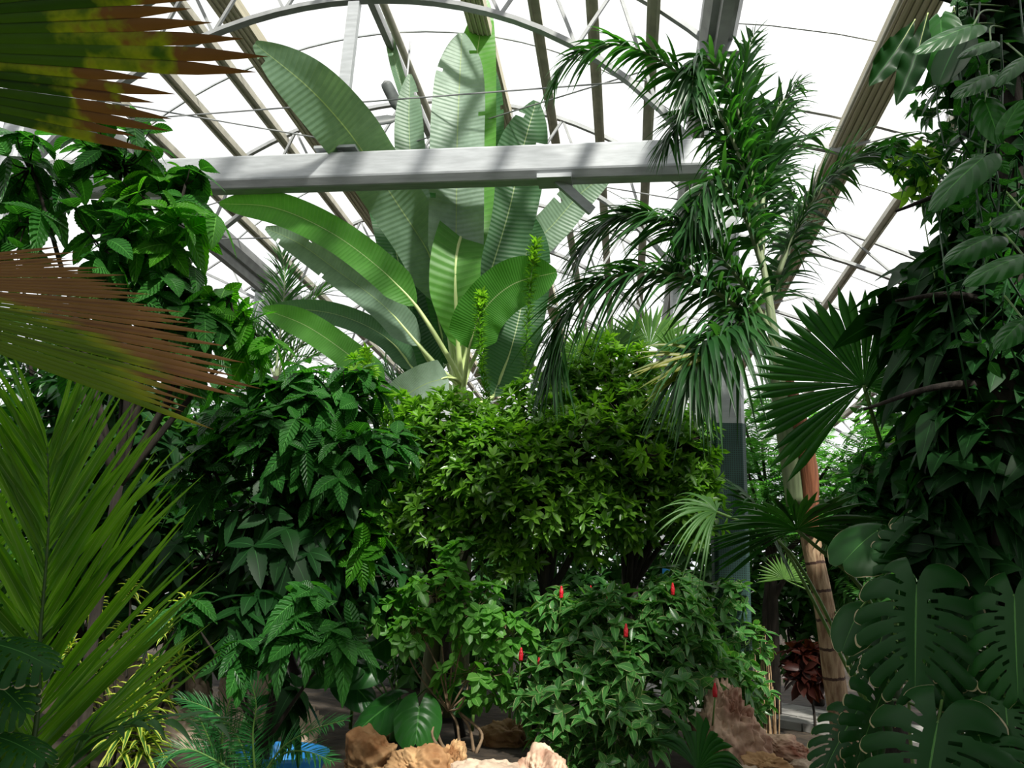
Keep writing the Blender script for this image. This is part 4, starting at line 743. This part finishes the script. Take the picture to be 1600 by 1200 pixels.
# ---- rocks, wall, pond tub
def rock(name, label, c, size, m, seed, cat='rock', group='boulders along the front bed', rough=.05, tall=None):
    r = np.random.default_rng(seed); n = 40; F = []; Vv = []; nn = 0
    for ax in range(3):
        for sg in (-1, 1):
            u, v = np.meshgrid(np.linspace(-1, 1, n), np.linspace(-1, 1, n)); a = np.zeros((n, n, 3)); a[..., ax] = sg; a[..., (ax+1) % 3] = u*sg; a[..., (ax+2) % 3] = v
            Vv.append(a.reshape(-1, 3)); F.append(gridF(n, n)+nn); nn += n*n
    D = nrm(np.concatenate(Vv)); pn = nrm(r.normal(size=(15, 3))); ph = r.uniform(.62, 1., 15)
    dd = D@pn.T; rad = np.min(np.where(dd > .15, ph/np.maximum(dd, .15), 9), 1).clip(0, 1.25)
    for k in range(24): w_ = r.normal(0, 1, 3)*(3+k*1.4); rad += rough/(1+k*.28)*np.sin(D@w_+r.random()*6)
    V_ = D*rad[:, None]*np.array(size); mb = MB(); mb.add(V_+c, np.concatenate(F), None, 0)
    o = mb.build(name, M[m], None, True); return tag(o, label, cat, group)
def rk(px, py, Y_, w_, h_, m, seed, label, d=.3, group='boulders along the front bed'):
    c = at(px, py, Y_); k = pm(Y_, py); hh = h_*k/2; c[2] = max(c[2]-hh*.9, hh*.25); return rock('boulder', label, c, (w_*k/2, d, max(hh*1.3, .12)), m, seed, group=group)
rk(575, 1180, 6.9, 100, 70, 'rock', 1, 'tan boulder furthest left in the row along the bottom')
rk(655, 1200, 6.7, 110, 75, 'rock', 2, 'orange-brown boulder below the elephant ear leaves')
rk(705, 1185, 7.1, 50, 60, 'rock', 3, 'small orange boulder tucked between two larger ones')
rk(765, 1212, 6.7, 110, 50, 'rock3', 4, 'low pale cream boulder at the bottom centre')
rk(845, 1195, 6.9, 70, 60, 'rock2', 5, 'rust-brown boulder left of the ginger bush')
rk(610, 1130, 8.6, 90, 40, 'rock', 6, 'shaded boulder behind the elephant ear')
rk(800, 1150, 8.6, 80, 45, 'rock', 16, 'shaded boulder behind the bare twiggy stems')
c = at(1140, 1150, 7.9); rock('standing_rock', 'tall jagged rust and white rock right of the ginger bush', c*V3(1, 1, 0)+V3(0, 0, .32), (.34, .3, .52), 'rock2', 8, rough=.09, group=None)
c = at(1128, 1108, 7.85); rock('standing_rock', 'narrow rusty rock spire on top of the jagged rock', c, (.15, .14, .30), 'rock2', 18, rough=.1, group=None)
for i, (x, y, Y_, w_, h_, lab) in enumerate([(1200, 1185, 7.4, 70, 40, 'flat orange slab at the foot of the jagged rock'), (1250, 1190, 7.6, 70, 35, 'flat pale slab nearest the leaning trunk'), (1225, 1160, 8.2, 80, 26, 'thin rusty slab lying beside the path'), (1165, 1205, 6.9, 60, 40, 'small cream stone below the jagged rock')]):
    rk(x, y, Y_, w_, h_, ('rock', 'rock3', 'rock2', 'rock3')[i], 30+i, lab, .22, 'flat stones by the path')
for i in range(9): # sunlit garden wall glimpsed behind the left plants
    x = 130+(i % 5)*85; y = 1110-(i//5)*75
    rk(x+random.uniform(-10, 10), y, 7.3+.25*(i//5), 100, 85, 'rock3', 50+i, 'pale pink-tan wall stone glimpsed behind the left plants', .22, 'pale stones behind the dracaenas')
b = at(440, 1195, 6.2); t = thing('blue_tub', 'bright blue tub rim showing behind the cycad fronds', 'tub', (b[0], b[1], 0)); mb = MB()
zz = max(b[2], .25); a_ = np.linspace(0, 2*np.pi, 33); R0 = .34
prf = [(R0*.8, .01), (R0, zz-.03), (R0*1.06, zz), (R0*.95, zz), (R0*.9, zz-.06), (R0*.72, .06)]; Vt = np.array([[(b[0]+q*math.cos(x), b[1]+q*math.sin(x), z_) for x in a_] for q, z_ in prf]); mb.add(Vt.reshape(-1, 3), gridF(6, 33)); mb.build('shell', M['blue'], t)
b = foot(1042, 13); t = thing('blue_sign_panel', 'small blue panel glimpsed through the leaves beside the column', 'panel', (b[0], b[1], 0)); mb = MB(); p = at(1045, 905, 12.6); box(mb, (p[0]-.1, p[1]-.02, p[2]-.16), (p[0]+.1, p[1]+.02, p[2]+.16)); mb.build('board', M['blue'], t); mb = MB(); tube(mb, [(p[0], p[1]+.04, 0), (p[0], p[1]+.04, p[2]+.1)], .025, 8, 2); mb.build('support_post', M['dsteel'], t)

# ---- unseen trees added around the viewpoint to shade the foreground
for i, (lab, base, bl) in enumerate([
 ('unseen tall leafy tree added behind the viewpoint for shade', (-.8, -2.6, 0), [((-.8, -2.6, 3.), 1.4, 240), ((.8, -2.8, 4.6), 1.4, 240), ((-.2, -.3, 5.3), 1.3, 380), ((-2.4, -2.4, 4.8), 1.4, 240), ((-.6, -2.4, 1.4), 1.1, 160)]),
 ('unseen leafy tree added to shade the right foreground', (4.6, 1.6, 0), [((4.4, 1.6, 3.), 1.3, 340), ((3.6, 1.2, 4.9), 1.4, 460), ((4.8, 3., 5.2), 1.4, 340), ((2.6, .6, 5.4), 1.2, 360), ((4.4, .2, 1.4), 1.2, 200)]),
 ('unseen leafy tree added to shade the left foreground', (-5.4, 1.4, 0), [((-5.2, 1.4, 2.8), 1.4, 240), ((-4.4, .4, 4.6), 1.3, 220), ((-5.8, 2.8, 4.8), 1.3, 200), ((-3.9, -.6, 1.6), 1.2, 200)])]):
    bush('added_shade_tree', lab, 'tree', base, bl, 'bgl', .32, .42, 6, .1, seed=90+i, foliage='foliage', alpha=(40, 100), droop=.3, prof='ovate', nl=3)

# lobed leaves at the lower left edge
b = V3(-2.25, 2.55, 0); t = thing('split_leaf_philodendron', 'dark lobed-leaf plant at the lower left edge beside the upright fronds', 'plant', b)
mb = MB(); tube(mb, [b, b+V3(.05, 0, .5)], [.04, .03], 8, 5); mb.build('stem', M['gstem'], t)
for i, (bx, by, tx, ty, w_) in enumerate([(-15, 1005, 82, 1040, 110), (-20, 1060, 40, 1110, 100), (-10, 1150, 70, 1185, 110), (-60, 980, -20, 930, 90)]):
    heartleaf(t, (tx, ty), (bx, by), 2.35, 2.3, w_, 'mon', True, .8, 300+i, b+V3(.05, 0, .5))
